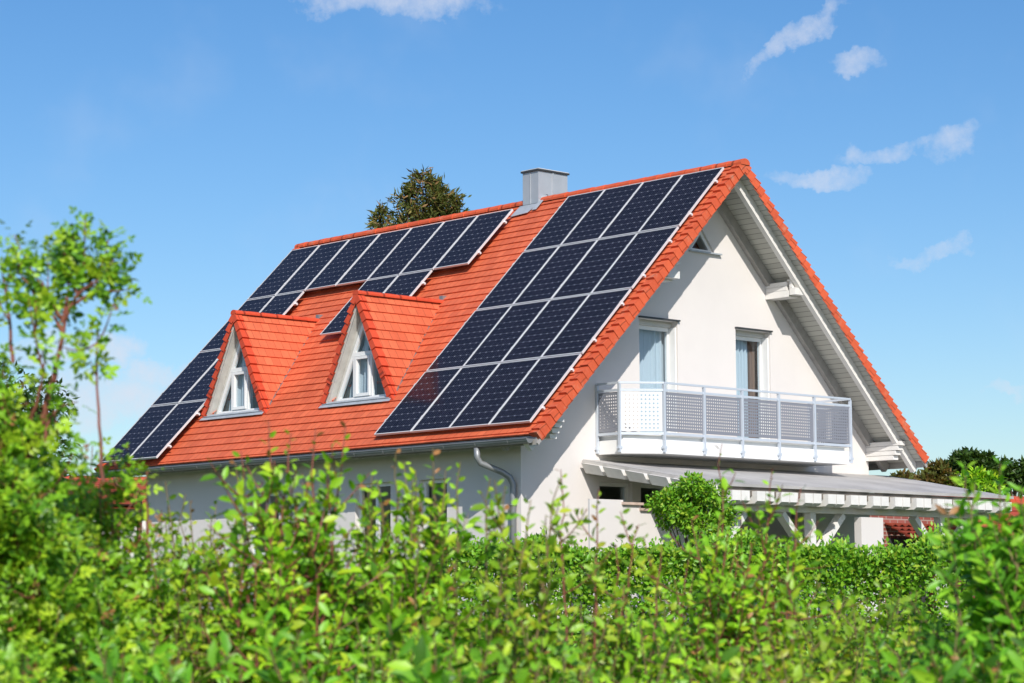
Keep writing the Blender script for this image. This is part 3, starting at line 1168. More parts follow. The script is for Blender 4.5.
def put_panel(x_left, v_top, n_off, label, group):
    global proto
    if proto is None:
        proto = make_panel('solar_panel')
        o = proto
    else:
        o = proto.copy()
        COL.objects.link(o)
        for ch in proto.children:
            c = ch.copy()
            COL.objects.link(c)
            c.parent = o
    base = slope_pt(-1, x_left, v_top, n_off)
    X = Vector((1, 0, 0))
    Y = Vector((0, Q, Q))
    Z = Vector((0, -Q, Q))
    jit = random.Random(int(x_left * 100) + int(v_top * 1000))
    mw = Matrix.Identity(4)
    for i in range(3):
        mw[i][0], mw[i][1], mw[i][2], mw[i][3] = X[i], Y[i], Z[i], base[i]
    mw = mw @ Matrix.Rotation(R(jit.uniform(-.12, .12)), 4, 'X') @ Matrix.Rotation(R(jit.uniform(-.15, .15)), 4, 'Y')
    o.matrix_world = mw
    tag(o, label, 'solar panel', group)


RN = ['top', 'second', 'third', 'lowest']
for r_ in range(4):
    for c in range(4):
        lab = 'solar panel, %s from the left, %s row of the array beside the gable' % (ORD[c], RN[r_])
        put_panel(-.275 - (4 - c) * 1.005 + .008, .265 + r_ * 1.71, 0.131, lab, 'solar panels of the array by the gable')
LX, LW = -5.6425, 1.0224
for c in range(7):
    put_panel(LX - (7 - c) * LW + .016, .471, 0.212, 'solar panel, %s from the left in the long ridge row behind the dormers' % ORD[c], 'solar panels of the array behind the dormers')
for r_ in (1, 2, 3):
    for c in (0, 1):
        if r_ == 3:
            w = ('left', 'right')[c]
            lab = 'dark blue solar panel on the %s of the lowest pair at the far left eaves' % w
        elif r_ == 2:
            lab = ('solar panel at the far roof edge, just above the lowest pair', 'solar panel cut off by the left dormer verge, just above the lowest pair')[c]
        else:
            lab = ('solar panel at the far roof edge in the second row below the ridge', 'dark blue solar panel in the second row, rising just above the left dormer roof')[c]
        put_panel(LX - (7 - c) * LW + .016, .471 + r_ * 1.71, 0.212, lab, 'solar panels of the array behind the dormers')
for c in (4, 5):
    lab = ('dark blue solar panel with its corner showing left of the right dormer', 'dark blue solar panel half hidden behind the right dormer ridge')[c - 4]
    put_panel(LX - (7 - c) * LW + .016, .471 + 1.71, 0.212, lab, 'solar panels of the array behind the dormers')

# ------------------------------------------------------------------ terrace canopy
can = empty('terrace_canopy', (0.5, 1.5, GZ), 'white timber terrace canopy with grey lean-to roof under the balcony', 'canopy')
KX = 2.15
KY0, KY1 = -3.15, 4.75


def zc(x):
    return 4.13 - (x - WX1) * 0.167


m = MB()
A = [(WX1 + .004, KY0, zc(WX1)), (KX, KY0, zc(KX)), (KX, KY1, zc(KX)), (WX1 + .6, KY1 + .5, zc(WX1 + .6)), (WX1 + .004, WY + .6, zc(WX1))]
m.prism([Vector(p) - Vector((0, 0, .05)) for p in A], (0, 0, .05))
m.build('roof_sheet', 'roofsheet', can)
m = MB()
m.box(KX + .003, KX + .05, KY0 - .02, KY1 + .02, zc(KX) - .05, zc(KX) - .002)
m.beam((WX1 + .01, KY0 - .02, zc(WX1) - .045), (KX, KY0 - .02, zc(KX) - .045), .03, .06)
m.build('gutter_edge', 'roofsheet', can)
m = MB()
m.box(KX - .06, KX + .0, KY0 + .05, KY1 - .05, zc(KX) - .19, zc(KX) - .053)  # dark strip painted in for the shade between lip and rafter tails
m.build('painted_shade_strip', 'dark_room', can)
y = KY0 + .35
while y < KY1 - .1:
    m = MB()
    xe = KX + .05
    z1 = zc(KX) - .115
    p = [(1.82, y - .21, z1), (1.82, y - .21, z1 - .20), (xe + .0, y - .21, z1 - .20), (xe + .06, y - .21, z1 - .16), (xe + .06, y - .21, z1)]
    m.prism(p, (0, .20, 0))
    m.prism([(a_ + .006, b_ + .215, c_) for a_, b_, c_ in p], (0, .20, 0))
    m.build('rafter_tail', 'whitewood', can)
    y += .60
x = WX1 + .30
while x < KX - .2:
    m = MB()
    z1 = zc(x) - .055
    m.hexa([(x - .215, KY0 - .02, z1 - .135), (x + .215, KY0 - .02, z1 - .20), (x + .215, KY0 + .3, z1 - .20), (x - .215, KY0 + .3, z1 - .135), (x - .215, KY0 - .13, z1 + .036), (x + .215, KY0 - .13, z1 - .036), (x + .215, KY0 + .3, z1 - .036), (x - .215, KY0 + .3, z1 + .036)])
    m.build('outrigger', 'whitewood', can)
    x += .52
m = MB()
m.box(1.64, 1.80, KY0 + .1, KY1 - .2, 3.19, 3.32)
m.build('beam', 'whitewood', can)
for py in (-2.95, -0.45, 3.15):
    m = MB()
    m.box(1.65, 1.79, py - .07, py + .07, GZ, 3.188)
    m.build('post', 'whitewood', can)
    for s in (-1, 1):
        if (py < -2 and s < 0) or (py > 5 and s > 0):
            continue
        m = MB()
        m.beam((1.74, py + s * .075, 2.45), (1.74, py + s * .80, 3.17), .10, .16, (1, 0, 0))
        m.build('brace', 'whitewood', can)

m = MB()
m.box(1.94, 2.09, .46, 1.06, GZ, 3.13)  # made-up wall piece, set forward to catch the sun as a bright patch
m.build('added_sun_pier', 'plaster', can)

# white garden wall stepping down beside the terrace
gwl = empty('garden_wall', (0.4, -3.3, GZ), 'white garden wall stepping down beside the terrace, capped with brown coping', 'wall')
m = MB()
for (ya, yb, z) in ((-4.3, -3.52, 3.38), (-3.52, -3.10, 3.30), (-3.10, -2.72, 3.21), (-2.72, -1.6, 3.05)):
    m.box(.26, .30, ya + .001, yb, GZ - .2, z)
m.build('wall_face', 'plaster', gwl)
m = MB()
for (ya, yb, z) in ((-3.56, -3.08, 3.30), (-3.14, -2.70, 3.21), (-2.76, -1.6, 3.05)):
    m.box(.17, .35, ya, yb, z + .002, z + .045)
m.build('coping', 'cap', gwl)

# brick garage with a little tiled porch behind the right corner of the house
gar = empty('brick_garage', (-4.6, 8.2, GZ), 'red brick outbuilding with small orange tiled porch, seen under the right of the canopy', 'outbuilding')
m = MB()
for (P_, a0, a1) in ((lambda a, z: (-2.6, a, z), 5.2, 11.5), (lambda a, z: (a, 5.2, z), -6.5, -2.6)):
    q = [P_(a0, GZ - .3), P_(a1, GZ - .3), P_(a1, 3.62), P_(a0, 3.62)]
    m.poly(q, [(a0, 0), (a1, 0), (a1, 3.62 - GZ + .3), (a0, 3.62 - GZ + .3)])
m.box(-6.5, -6.3, 5.2, 11.5, GZ - .3, 3.62)
m.box(-6.3, -2.61, 11.3, 11.5, GZ - .3, 3.62)
m.build('wall', 'brick', gar)
m = MB()
m.box(-6.6, -2.52, 5.1, 11.6, 3.625, 3.68)
m.build('roof', 'gutter', gar)
m = MB()
for k in range(4):
    xa, xb = -2.58 + k * .17, -2.58 + (k + 1) * .17 + .02
    za, zb_ = 3.30 - k * .085, 3.30 - (k + 1) * .085
    for j in range(7):
        ya = 7.05 + j * .22
        m.prism([(xa, ya, za), (xb, ya, zb_ + .03), (xb, ya + .11, zb_ + .075), (xb, ya + .215, zb_ + .03), (xa, ya + .215, za)], (0, 0, -.03))
m.build('porch_roof', 'tile_far', gar)
m = MB()
m.box(-2.595, -2.55, 7.15, 8.45, GZ, 2.98)  # solid box, its dark colour stands in for the shade inside the porch
m.build('porch_opening_shade', 'dark', gar)
m = MB()
m.box(-2.1, -1.95, 8.1, 8.35, GZ, 3.0)
m.build('porch_post', 'greywood', gar)

# ------------------------------------------------------------------ foliage tools
def leaves_mesh(name, P, D, N, L, Wd, C, mat, parent, fine=True):
    """many leaves in one mesh: base point, axis, normal, length, width, tone"""
    P, D, N, L, Wd, C = (np.asarray(a, float) for a in (P, D, N, L, Wd, C))
    D = D / np.linalg.norm(D, axis=1, keepdims=True)
    S = np.cross(D, N)
    S /= np.linalg.norm(S, axis=1, keepdims=True) + 1e-9
    N = np.cross(S, D)
    n = len(P)
    L = L[:, None]
    Wd = Wd[:, None]
    if fine:
        prof = [(0, 0, 0), (.34, 0, .0), (.70, 0, -.03), (1, 0, -.14), (.30, .46, .09), (.68, .40, .05), (.30, -.46, .09), (.68, -.40, .05)]
        faces = [(0, 1, 4), (0, 6, 1), (4, 1, 2, 5), (1, 6, 7, 2), (5, 2, 3), (2, 7, 3)]
    else:
        prof = [(0, 0, 0), (1, 0, -.08), (.45, .5, .10), (.45, -.5, .10)]
        faces = [(0, 1, 2), (0, 3, 1)]
    k = len(prof)
    V = np.empty((n, k, 3))
    for i, (a, b, c) in enumerate(prof):
        V[:, i, :] = P + D * L * a + S * Wd * b + N * (L * .5 + Wd * .5) * c
    org = root_of(parent).location
    V = V.reshape(-1, 3) - np.array(org)
    me = bpy.data.meshes.new(name)
    lens = np.array([len(f) for f in faces])
    fl = np.concatenate([np.array(f) for f in faces])
    loops = (np.arange(n)[:, None] * k + fl[None, :]).ravel()
    tot = np.tile(lens, n)
    st = np.concatenate([[0], np.cumsum(tot)[:-1]])
    me.vertices.add(len(V))
    me.vertices.foreach_set('co', V.ravel())
    me.loops.add(len(loops))
    me.loops.foreach_set('vertex_index', loops.astype(np.int32))
    me.polygons.add(len(tot))
    me.polygons.foreach_set('loop_start', st.astype(np.int32))
    me.polygons.foreach_set('loop_total', tot.astype(np.int32))
    me.update(calc_edges=True)
    ca = me.color_attributes.new('tone', 'FLOAT_COLOR', 'POINT')
    cc = np.ones((n, k, 4))
    cc[:, :, :3] = C[:, None, :]
    ca.data.foreach_set('color', cc.ravel())
    me.polygons.foreach_set('use_smooth', np.ones(len(tot), bool))
    me.materials.append(MT[mat])
    me.update()
    o = bpy.data.objects.new(name, me)
    COL.objects.link(o)
    o.parent = parent
    return o


PAL = {
    'rose': [(0.15, 0.26, 0.018), (0.21, 0.31, 0.02), (0.27, 0.34, 0.022), (0.07, 0.15, 0.012), (0.30, 0.34, 0.025), (0.18, 0.28, 0.02)],
    'fresh': [(0.17, 0.31, 0.018), (0.24, 0.37, 0.02), (0.30, 0.40, 0.024), (0.08, 0.17, 0.012), (0.35, 0.38, 0.025), (0.16, 0.28, 0.018)],
    'broad': [(0.11, 0.25, 0.02), (0.16, 0.31, 0.022), (0.22, 0.36, 0.028), (0.055, 0.13, 0.012), (0.25, 0.35, 0.028), (0.14, 0.28, 0.02)],
    'olive': [(0.17, 0.25, 0.018), (0.23, 0.30, 0.022), (0.29, 0.33, 0.026), (0.09, 0.15, 0.012), (0.33, 0.30, 0.03), (0.19, 0.27, 0.02)],
    'hedge': [(0.12, 0.24, 0.02), (0.17, 0.29, 0.025), (0.23, 0.33, 0.03), (0.09, 0.19, 0.018), (0.26, 0.29, 0.03), (0.16, 0.27, 0.022)],
    'dark': [(0.035, 0.085, 0.016), (0.05, 0.11, 0.018), (0.075, 0.14, 0.02), (0.03, 0.065, 0.014), (0.06, 0.10, 0.02), (0.04, 0.09, 0.016)],
    'spruce': [(0.10, 0.12, 0.03), (0.14, 0.155, 0.035), (0.20, 0.17, 0.045), (0.075, 0.09, 0.025), (0.25, 0.15, 0.06), (0.11, 0.13, 0.03)],
    'brownish': [(0.14, 0.12, 0.03), (0.18, 0.12, 0.035), (0.10, 0.12, 0.025), (0.22, 0.14, 0.04), (0.09, 0.10, 0.02), (0.12, 0.13, 0.03)],
}


class Fol:
    def __init__(s, pal, seed):
        s.P, s.D, s.N, s.L, s.W, s.C = [], [], [], [], [], []
        s.pal = np.array(PAL[pal]) * (1.0 if pal in ('dark', 'spruce', 'brownish') else np.array([1.14, 1.44, 1.0]))
        s.r = np.random.RandomState(seed)

    def leaf(s, p, d, n, L, w, tone=None):
        s.P.append(p)
        s.D.append(d)
        s.N.append(n)
        s.L.append(L)
        s.W.append(w)
        if tone is None:
            tone = s.pal[min(int(s.r.rand() ** 1.15 * len(s.pal)), len(s.pal) - 1)] * s.r.uniform(.78, 1.22)
        s.C.append(tone)

    def build(s, name, mat, parent, fine=True):
        return leaves_mesh(name, s.P, s.D, s.N, s.L, s.W, s.C, mat, parent, fine)


SUNH = np.array([SUNV.x, SUNV.y, 0.0]) / math.hypot(SUNV.x, SUNV.y)


def unit(v):
    return v / (np.linalg.norm(v) + 1e-9)


def bez(p0, p1, p2, n):
    t = np.linspace(0, 1, n)[:, None]
    return p0 * (1 - t) ** 2 + p1 * 2 * t * (1 - t) + p2 * t * t


def clothe(F, path, kind, t0, gap, size, tipred=0.0):
    """set leaves along a shoot"""
    r = F.r
    seg = np.linalg.norm(np.diff(path, axis=0), axis=1)
    cum = np.concatenate([[0], np.cumsum(seg)])
    L = cum[-1]
    s = t0 * L
    ang = r.rand() * 6.28
    while s < L:
        i = min(np.searchsorted(cum, s, side='right') - 1, len(seg) - 1)
        f = (s - cum[i]) / (seg[i] + 1e-9)
        p = path[i] + (path[i + 1] - path[i]) * f
        tg = unit(path[i + 1] - path[i])
        a = unit(np.cross(tg, np.array([.3, .5, .81])))
        b = np.cross(tg, a)
        t = s / L
        k = size * (1.0 - .45 * max(0, t - .7) / .3) * r.uniform(.75, 1.2)
        red = tipred > 0 and t > .88 and r.rand() < tipred * .3
        for j in range(2 if kind == 'pair' else 1):
            th = ang + math.pi * j
            rad = a * math.cos(th) + b * math.sin(th)
            d = unit(rad * .85 + tg * .45 + np.array([0, 0, .1]) + r.normal(0, .15, 3))
            n = unit(np.array([0, 0, .55]) + SUNH * .58 + r.normal(0, .52, 3) + tg * .1)
            tone = np.array((0.36, 0.17, 0.06)) * r.uniform(.7, 1.2) if red else None
            if kind == 'rose':
                base = F.pal[min(int(r.rand() ** 1.2 * len(F.pal)), len(F.pal) - 1)] * r.uniform(.8, 1.2) if tone is None else tone
                rl = size * 2.4 * r.uniform(.7, 1.1)
                sd = unit(np.cross(d, n))
                for q in (0.4, 0.72):
                    for sg in (-1, 1):
                        F.leaf(p + d * rl * q, unit(sd * sg + d * .5), unit(n + r.normal(0, .2, 3)), k * .95, k * .6, base * r.uniform(.85, 1.15))
                F.leaf(p + d * rl * .8, d, n, k * 1.1, k * .68, base)
            else:
                F.leaf(p + rad * .003, d, n, k * 1.0, k * (r.uniform(.30, .44) if kind == 'pair' else r.uniform(.42, .58)), tone)
        ang += math.pi / 2 if kind == 'pair' else 2.4
        s += gap * r.uniform(.7, 1.3)


def shrub(name, label, r0, d0, top, rad, n, kind, pal, size, seed, leaders=(), group='garden shrubs in the foreground', cat='shrub', gap=None, drop=.45, stem='stem_green', tipred=.25, deep=None, tw=(13, 19), lead_t=.25, ltw=(5, 9), lgap=1.05):
    """a shrub of many shoots. r0, d0 in the garden frame; leaders are shoots that stand clear of it: (r, d, z, foot r, foot z)"""
    base = G(r0, d0, 0)
    z0 = ground_z(base.x, base.y)
    root = empty(name, (base.x, base.y, z0), label, cat, group)
    F = Fol(pal, seed)
    rn = F.r
    SB = MB()
    gap = gap or size * .42
    deep = deep or rad * .8
    g2w = lambda a: np.array(G(a[0], a[1], a[2]))
    jobs = []
    for i in range(n):
        th = rn.rand() * 6.28
        q = math.sqrt(rn.rand())
        tr, td = r0 + rad * q * math.cos(th), d0 + deep * q * math.sin(th)
        tz = top - drop * rn.rand() ** 1.2 - .14 * q * q
        jobs.append((tr, td, tz, r0 + rad * .5 * q * math.cos(th), d0 + deep * .5 * q * math.sin(th), z0, False))
    for ld in leaders:
        jobs.append((ld[0], ld[1], ld[2], ld[3], d0, ld[4], ld[5:] or (lead_t, .0042)))
    for (tr, td, tz, fr_, fd, fz, lead) in jobs:
        lt, lw_ = lead if lead else (0, 0)
        p0 = np.array([fr_, fd, fz])
        p2 = np.array([tr, td, tz])
        mid = p0 * .4 + p2 * .6 + np.array([rn.normal(0, .13), rn.normal(0, .13), (tz - fz) * .10])
        if lead:
            mid = p0 * .5 + p2 * .5 + np.array([rn.normal(0, .02), rn.normal(0, .02), 0.03])
        pth = bez(p0, mid, p2, 14)
        pth[1:-1] += rn.normal(0, .005 * min(1.0, np.linalg.norm(p2 - p0)), (12, 3))
        Wp = np.array([g2w(a) for a in pth])
        Ls = np.linalg.norm(p2 - p0)
        SB.tube([tuple(a) for a in Wp], [.0012 + (lw_ if lead else .0036) * (1 - i / 13) ** (.4 if lw_ > .005 else 1) for i in range(14)], 5, False)
        tl = min(.95, max(.05, 1 - (1.0 / max(Ls, .1))))
        clothe(F, Wp, kind, tl if not lead else lt, gap * (lgap if lead else 1), size, tipred)
        nt_ = rn.randint(*tw) if not lead else (rn.randint(*ltw) if lt < .9 else 0)
        for j in range(nt_):
            t = rn.uniform(tl, .95) if not lead else rn.uniform(min(max(.3, lt + .05), .88), .92)
            i = int(t * 12)
            p = Wp[i] + (Wp[i + 1] - Wp[i]) * rn.rand()
            tg = unit(Wp[i + 1] - Wp[i])
            dr = unit(tg * .5 + rn.normal(0, .75, 3) + np.array([0, 0, .35]))
            ln = rn.uniform(.10, .30) * (1 - .4 * t) * (.62 if lead else 1)
            e = p + dr * ln
            tp = bez(p, p + dr * ln * .5 + np.array([0, 0, -.01]), e + np.array([0, 0, .02]), 6)
            SB.tube([tuple(a) for a in tp], [.0024 - .0014 * q / 5 for q in range(6)], 4, False)
            clothe(F, tp, kind, .15, gap, size, tipred)
    SB.build('stems', stem, root)
    F.build('foliage', 'leaf', root)
    return root


def trimmed_hedge(name, label, A, B, depth, z_lo, z_hi, n, size, pal, seed):
    """clipped hedge between garden-frame points A and B"""
    rn = np.random.RandomState(seed)
    a, b = np.array(G(*A, 0)), np.array(G(*B, 0))
    c = (a + b) / 2
    root = empty(name, (c[0], c[1], ground_z(c[0], c[1])), label, 'hedge')
    F = Fol(pal, seed)
    ax = unit(b - a)
    L = np.linalg.norm(b - a)
    nr = np.array([ax[1], -ax[0], 0])
    if np.dot(nr, np.array(GF)) > 0:
        nr = -nr
    for i in range(n):
        u = rn.rand() * L
        bump = .05 * math.sin(u * 3.1) + .04 * math.sin(u * 7.7 + 1) + .03 * math.sin(u * 17)
        if rn.rand() < .45:
            t, z = (rn.rand() - .5) * depth, z_hi + bump - abs(rn.normal(0, .05)) + (rn.rand() < .06) * rn.rand() * .12
            out = np.array([0, 0, 1.0])
        else:
            t, z = depth / 2 + bump - abs(rn.normal(0, .07)), z_lo + (z_hi - z_lo) * rn.rand() ** .75
            out = nr
        p = a + ax * u + nr * t + np.array([0, 0, z])
        d = unit(out * .6 + rn.normal(0, .6, 3) + np.array([0, 0, .3]))
        if rn.rand() < .3:
            p = p - nr * rn.rand() * depth * .6 - np.array([0, 0, rn.rand() * .3])
        F.leaf(p, d, unit(out * .3 + SUNH * .6 + np.array([0, 0, .5]) + rn.normal(0, .35, 3)), size * rn.uniform(.6, 1.3), size * rn.uniform(.4, .7))
    m = MB()
    for i in range(int(L * 9)):
        u = rn.rand() * L
        p = a + ax * u + nr * rn.uniform(-.3, .3) * depth
        q = p + ax * rn.normal(0, .2) + nr * rn.normal(0, .15)
        m.tube([(p[0], p[1], ground_z(p[0], p[1]) - .05), tuple((p + q) / 2 + np.array([0, 0, (z_lo + z_hi) / 2])), (q[0], q[1], z_hi - .04)], [.02, .012, .003], 5, False)
    m.build('branches', 'bark', root)
    F.build('foliage', 'leaf', root, fine=False)
    return root


def broad_tree(name, label, loc, h, cr, n, size, pal, seed, squash=.8, group=None, cat='tree', trunk_r=None, clumps=26, gap=.55, cz=None):
    """trunk, limbs and leaf clumps spread through the crown's volume"""
    rn = np.random.RandomState(seed)
    z0 = ground_z(loc[0], loc[1])
    root = empty(name, (loc[0], loc[1], z0), label, cat, group)
    F = Fol(pal, seed)
    m = MB()
    tr = trunk_r or h * .022
    ccz = cz if cz is not None else z0 + h - cr * squash
    top = np.array([loc[0], loc[1], ccz])
    m.tube([(loc[0], loc[1], z0 - .1), (loc[0] + tr, loc[1], z0 + h * .3), tuple(top)], [tr * 1.2, tr * .8, tr * .4], 8)
    cs = []
    for i in range(clumps):
        v = unit(rn.normal(0, 1, 3))
        q = rn.uniform(.35, 1.0) ** .6
        c = top + v * np.array([cr, cr, cr * squash]) * q * .82
        cs.append((c, cr * rn.uniform(.22, .38)))
        st = np.array([loc[0], loc[1], z0 + h * .25 + (ccz - z0 - h * .25) * rn.rand()])
        m.tube([tuple(st), tuple((st + c) / 2 + np.array([0, 0, -.03 * h])), tuple(c)], [tr * .4, tr * .25, tr * .08], 5, False)
    m.build('trunk', 'bark', root)
    for i in range(n):
        c, rr = cs[rn.randint(len(cs))]
        v = unit(rn.normal(0, 1, 3))
        p = c + v * rr * rn.rand() ** .45 * np.array([1, 1, .85])
        d = unit(v * .7 + rn.normal(0, .5, 3) + np.array([0, 0, -.1]))
        F.leaf(p, d, unit(v * .6 + np.array([0, 0, .6]) + rn.normal(0, .45, 3)), size * rn.uniform(.6, 1.3), size * rn.uniform(.35, .65))
    F.build('crown', 'leaf', root, fine=False)
    return root


def spruce(name, label, loc, h, base_r, seed, leads=((0, 0, 0),), zlow=.25):
    rn = np.random.RandomState(seed)
    z0 = ground_z(loc[0], loc[1])
    root = empty(name, (loc[0], loc[1], z0), label, 'tree')
    F = Fol('spruce', seed)
    m = MB()
    m.tube([(loc[0], loc[1], z0), (loc[0], loc[1], z0 + h * .6)], [.28, .12], 8)
    for (dr, dd, dz) in leads:
        o = np.array(GR) * dr + np.array(GF) * dd
        tip = np.array([loc[0], loc[1], z0 + h + dz]) + o
        m.tube([(loc[0], loc[1], z0 + h * .45), tuple(tip)], [.1, .015], 6)
        z = h * zlow
        hh = h + dz
        while z < hh - .05:
            t = (hh - z) / hh
            R_ = base_r * min(1.0, (1 - math.exp(-t * 13.0))) * (.55 + .45 * t) * (1.0 if dr == 0 else .55)
            nb = rn.randint(3, 6)
            for k in range(nb):
                th = rn.rand() * 6.28
                q = rn.uniform(.55, 1.15)
                dirn = np.array([math.cos(th), math.sin(th), 0])
                p0 = np.array([loc[0], loc[1], z0 + z]) + o * min(1, z / hh)
                p2 = p0 + dirn * R_ * q + np.array([0, 0, .22 * R_ * rn.uniform(.2, 1.4)])
                pth = bez(p0, (p0 + p2) / 2 + np.array([0, 0, -.16 * R_]), p2, 7)
                m.tube([tuple(a) for a in pth], [.025 * (1 - i / 6) + .004 for i in range(7)], 4, False)
                nn = int(42 * R_ * q) + 14
                for i in range(nn):
                    s = rn.rand() ** .6 * 5.99
                    i0 = int(s)
                    p = pth[i0] + (pth[i0 + 1] - pth[i0]) * (s - i0) + rn.normal(0, .07, 3)
                    d = unit(unit(pth[i0 + 1] - pth[i0]) * .7 + rn.normal(0, .6, 3) + np.array([0, 0, -.12]))
                    F.leaf(p, d, unit(rn.normal(0, 1, 3)), rn.uniform(.14, .30), rn.uniform(.04, .075))
            z += rn.uniform(.14, .28)
    m.build('trunk', 'bark', root)
    F.build('crown', 'needle', root, fine=False)
    return root


# ------------------------------------------------------------------ trees and neighbours behind
p = G(-2.45, 63.0, 0)
spruce('spruce_tree', 'brownish green spruce rising behind the roof ridge left of the chimney', (p.x, p.y), 12.25, 2.5, 11, ((0, 0, 0), (.95, .3, -.75), (-1.15, -.2, -1.1), (.45, .2, -.2), (-.5, .1, -.45)), .5)
for i, (r_, d_, h_, cr_, pal_, lab, n_) in enumerate([
        (9.55, 54, 3.6, .95, 'brownish', 'reddish brown bushy tree just right of the roof eaves', 6000),
        (10.7, 54, 3.5, .9, 'fresh', 'bright green rounded tree behind the canopy roof', 6000),
        (12.35, 62, 4.45, .75, 'dark', 'dark green ragged tree, tallest of the trees right of the house', 3600),
        (13.9, 64, 4.25, .6, 'dark', 'dark green low tree at the right edge of the picture', 2600)]):
    p = G(r_, d_, 0)
    broad_tree('background_tree', lab, (p.x, p.y), h_, cr_, n_, .17, pal_, 40 + i, group='trees right of the house', clumps=20)
p = G(-3.86, 17.0, 0)
broad_tree('bushy_tree', 'dense dark green tree behind the rose shoots at the left edge', (p.x, p.y), 2.9, .80, 9000, .06, 'dark', 51, squash=1.05, clumps=36)
p = G(2.78, 36.0, 0)
broad_tree('small_tree', 'small rounded green bay tree standing in front of the terrace windows', (p.x, p.y), 2.33, .70, 7500, .08, 'hedge', 63, squash=1.0, clumps=22)


def small_house(name, label, r_, d_, yaw, w, l, eave, ridge, wallmat, cat='house'):
    """gabled neighbour: walls, tiled roof, windows"""
    p = G(r_, d_, 0)
    z0 = GZ - .3
    root = empty(name, (p.x, p.y, z0), label, cat)
    ux = Vector((math.cos(yaw), math.sin(yaw), 0))
    uy = Vector((-math.sin(yaw), math.cos(yaw), 0))
    P = lambda a, b, z: p + ux * a + uy * b + Vector((0, 0, z))
    m = MB()
    for s in (-1, 1):
        q = [P(-l, s * w, z0), P(l, s * w, z0), P(l, s * w, eave), P(-l, s * w, eave)]
        uvs = [(0, z0), (2 * l, z0), (2 * l, eave), (0, eave)]
        m.poly(q if s < 0 else q[::-1], uvs if s < 0 else uvs[::-1])
        q = [P(s * l, -w, z0), P(s * l, w, z0), P(s * l, w, eave), P(s * l, 0, ridge - .1), P(s * l, -w, eave)]
        uvs = [(0, z0), (2 * w, z0), (2 * w, eave), (w, ridge), (0, eave)]
        m.poly(q if s > 0 else q[::-1], uvs if s > 0 else uvs[::-1])
    wl = m.build('wall', wallmat, root)
    m = MB()
    ov = .4
    sl_ = (ridge - eave) / w
    for s in (-1, 1):
        L_ = math.hypot(w + ov, (w + ov) * sl_)
        k = 0
        g = .3
        while k * g < L_ - .01:
            v, v2 = k * g / L_, min((k + 1) * g / L_, 1)
            f = lambda v_, a, n: P(a, s * (w + ov) * v_, ridge - (w + ov) * sl_ * v_ + n)
            q = [f(v, -l - ov, .01), f(v, l + ov, .01), f(v2, l + ov, .05), f(v2, -l - ov, .05)]
            u = [(0, k * g), (2 * l, k * g), (2 * l, k * g + .28), (0, k * g + .28)]
            m.poly(q if s > 0 else q[::-1], u if s > 0 else u[::-1])
            q = [f(v2, -l - ov, .05), f(v2, l + ov, .05), f(v2, l + ov, .0), f(v2, -l - ov, .0)]
            m.poly(q)
            k += 1
        q = [P(-l - ov, 0, ridge - .12), P(l + ov, 0, ridge - .12), P(l + ov, s * (w + ov), eave - ov * sl_ - .12), P(-l - ov, s * (w + ov), eave - ov * sl_ - .12)]
        m.poly(q)
    rf = m.build('roof', 'tile_far', root)
    m = MB()
    ridge_row(m, P(-l - ov, 0, ridge - .02), P(l + ov, 0, ridge - .02), .14, .4)
    m.build('ridge_tiles', 'tile_far', rf)
    for s, a in ((-1, -.5 * l), (-1, .4 * l), (1, -.4 * l), (1, .4 * l)):
        for kk in (0,):
            m = MB()
            A_, B_ = P(a - .5, s * (w + .02), eave - 1.7), P(a + .5, s * (w + .02), eave - 1.7)
            m.beam(A_, B_, .06, .08)
            m.beam(A_ + Vector((0, 0, 1.2)), B_ + Vector((0, 0, 1.2)), .06, .08)
            for q in (A_, B_, (A_ + B_) / 2):
                m.beam(q + Vector((0, 0, .04)), q + Vector((0, 0, 1.16)), .07, .06, tuple(uy))
            wf = m.build('window', 'white', root)
            m = MB()
            m.poly([A_, B_, B_ + Vector((0, 0, 1.2)), A_ + Vector((0, 0, 1.2))])
            m.build('pane', MT['dark'], wf)
    return root


small_house('neighbour_house', 'neighbouring white house with red tiled roof, glimpsed past the far left wall', -11.3, 66, YAW - 1.2, 3.0, 5.0, 4.5, 5.25, 'plaster_n')
small_house('tiled_shed', 'low shed with orange tiled roof at the right edge behind the shrubs', 10.9, 50, YAW - .9, 1.7, 2.2, 2.9, 3.85, 'brick', 'shed')

# ------------------------------------------------------------------ hedge and foreground shrubs
trimmed_hedge('clipped_hedge', 'clipped privet hedge with an even top in front of the terrace', (-.6, 20.0), (6.2, 19.0), .9, .8, 2.14, 74000, .052, 'hedge', 61)

#SHRUBS#
shrub('rose_bush', 'tall rose bush with a thick red shoot reaching into the sky at the left edge', -1.056, 4.7, 2.244, 0.061, 33, 'rose', 'rose', 0.02, 101, leaders=[(-0.915, 4.7, 2.299, -1.007, 1.908, 0.97, 0.0075), (-0.815, 4.7, 2.373, -0.917, 2.283, 0.3, 0.003), (-0.864, 4.7, 2.389, -0.917, 2.283, 0.25, 0.003), (-0.913, 4.7, 2.393, -0.921, 2.279, 0.25, 0.003), (-0.966, 4.7, 2.364, -0.921, 2.275, 0.3, 0.003), (-1.019, 4.7, 2.381, -0.982, 2.244, 0.3, 0.003), (-0.844, 4.7, 2.332, -0.917, 2.299, 0.6, 0.003), (-0.982, 4.7, 2.324, -0.921, 2.254, 0.3, 0.003), (-1.052, 4.7, 2.393, -1.023, 2.193, 0.3, 0.003), (-0.966, 4.7, 2.224, -0.986, 2.071, 0.4, 0.003), (-0.85, 4.7, 2.279, -0.834, 1.949, 0.6, 0.003), (-0.889, 4.7, 2.112, -0.952, 2.03, 0.5, 0.003)], tipred=0.35, stem='stem', ltw=(1, 4), lgap=1.3, drop=0.38)
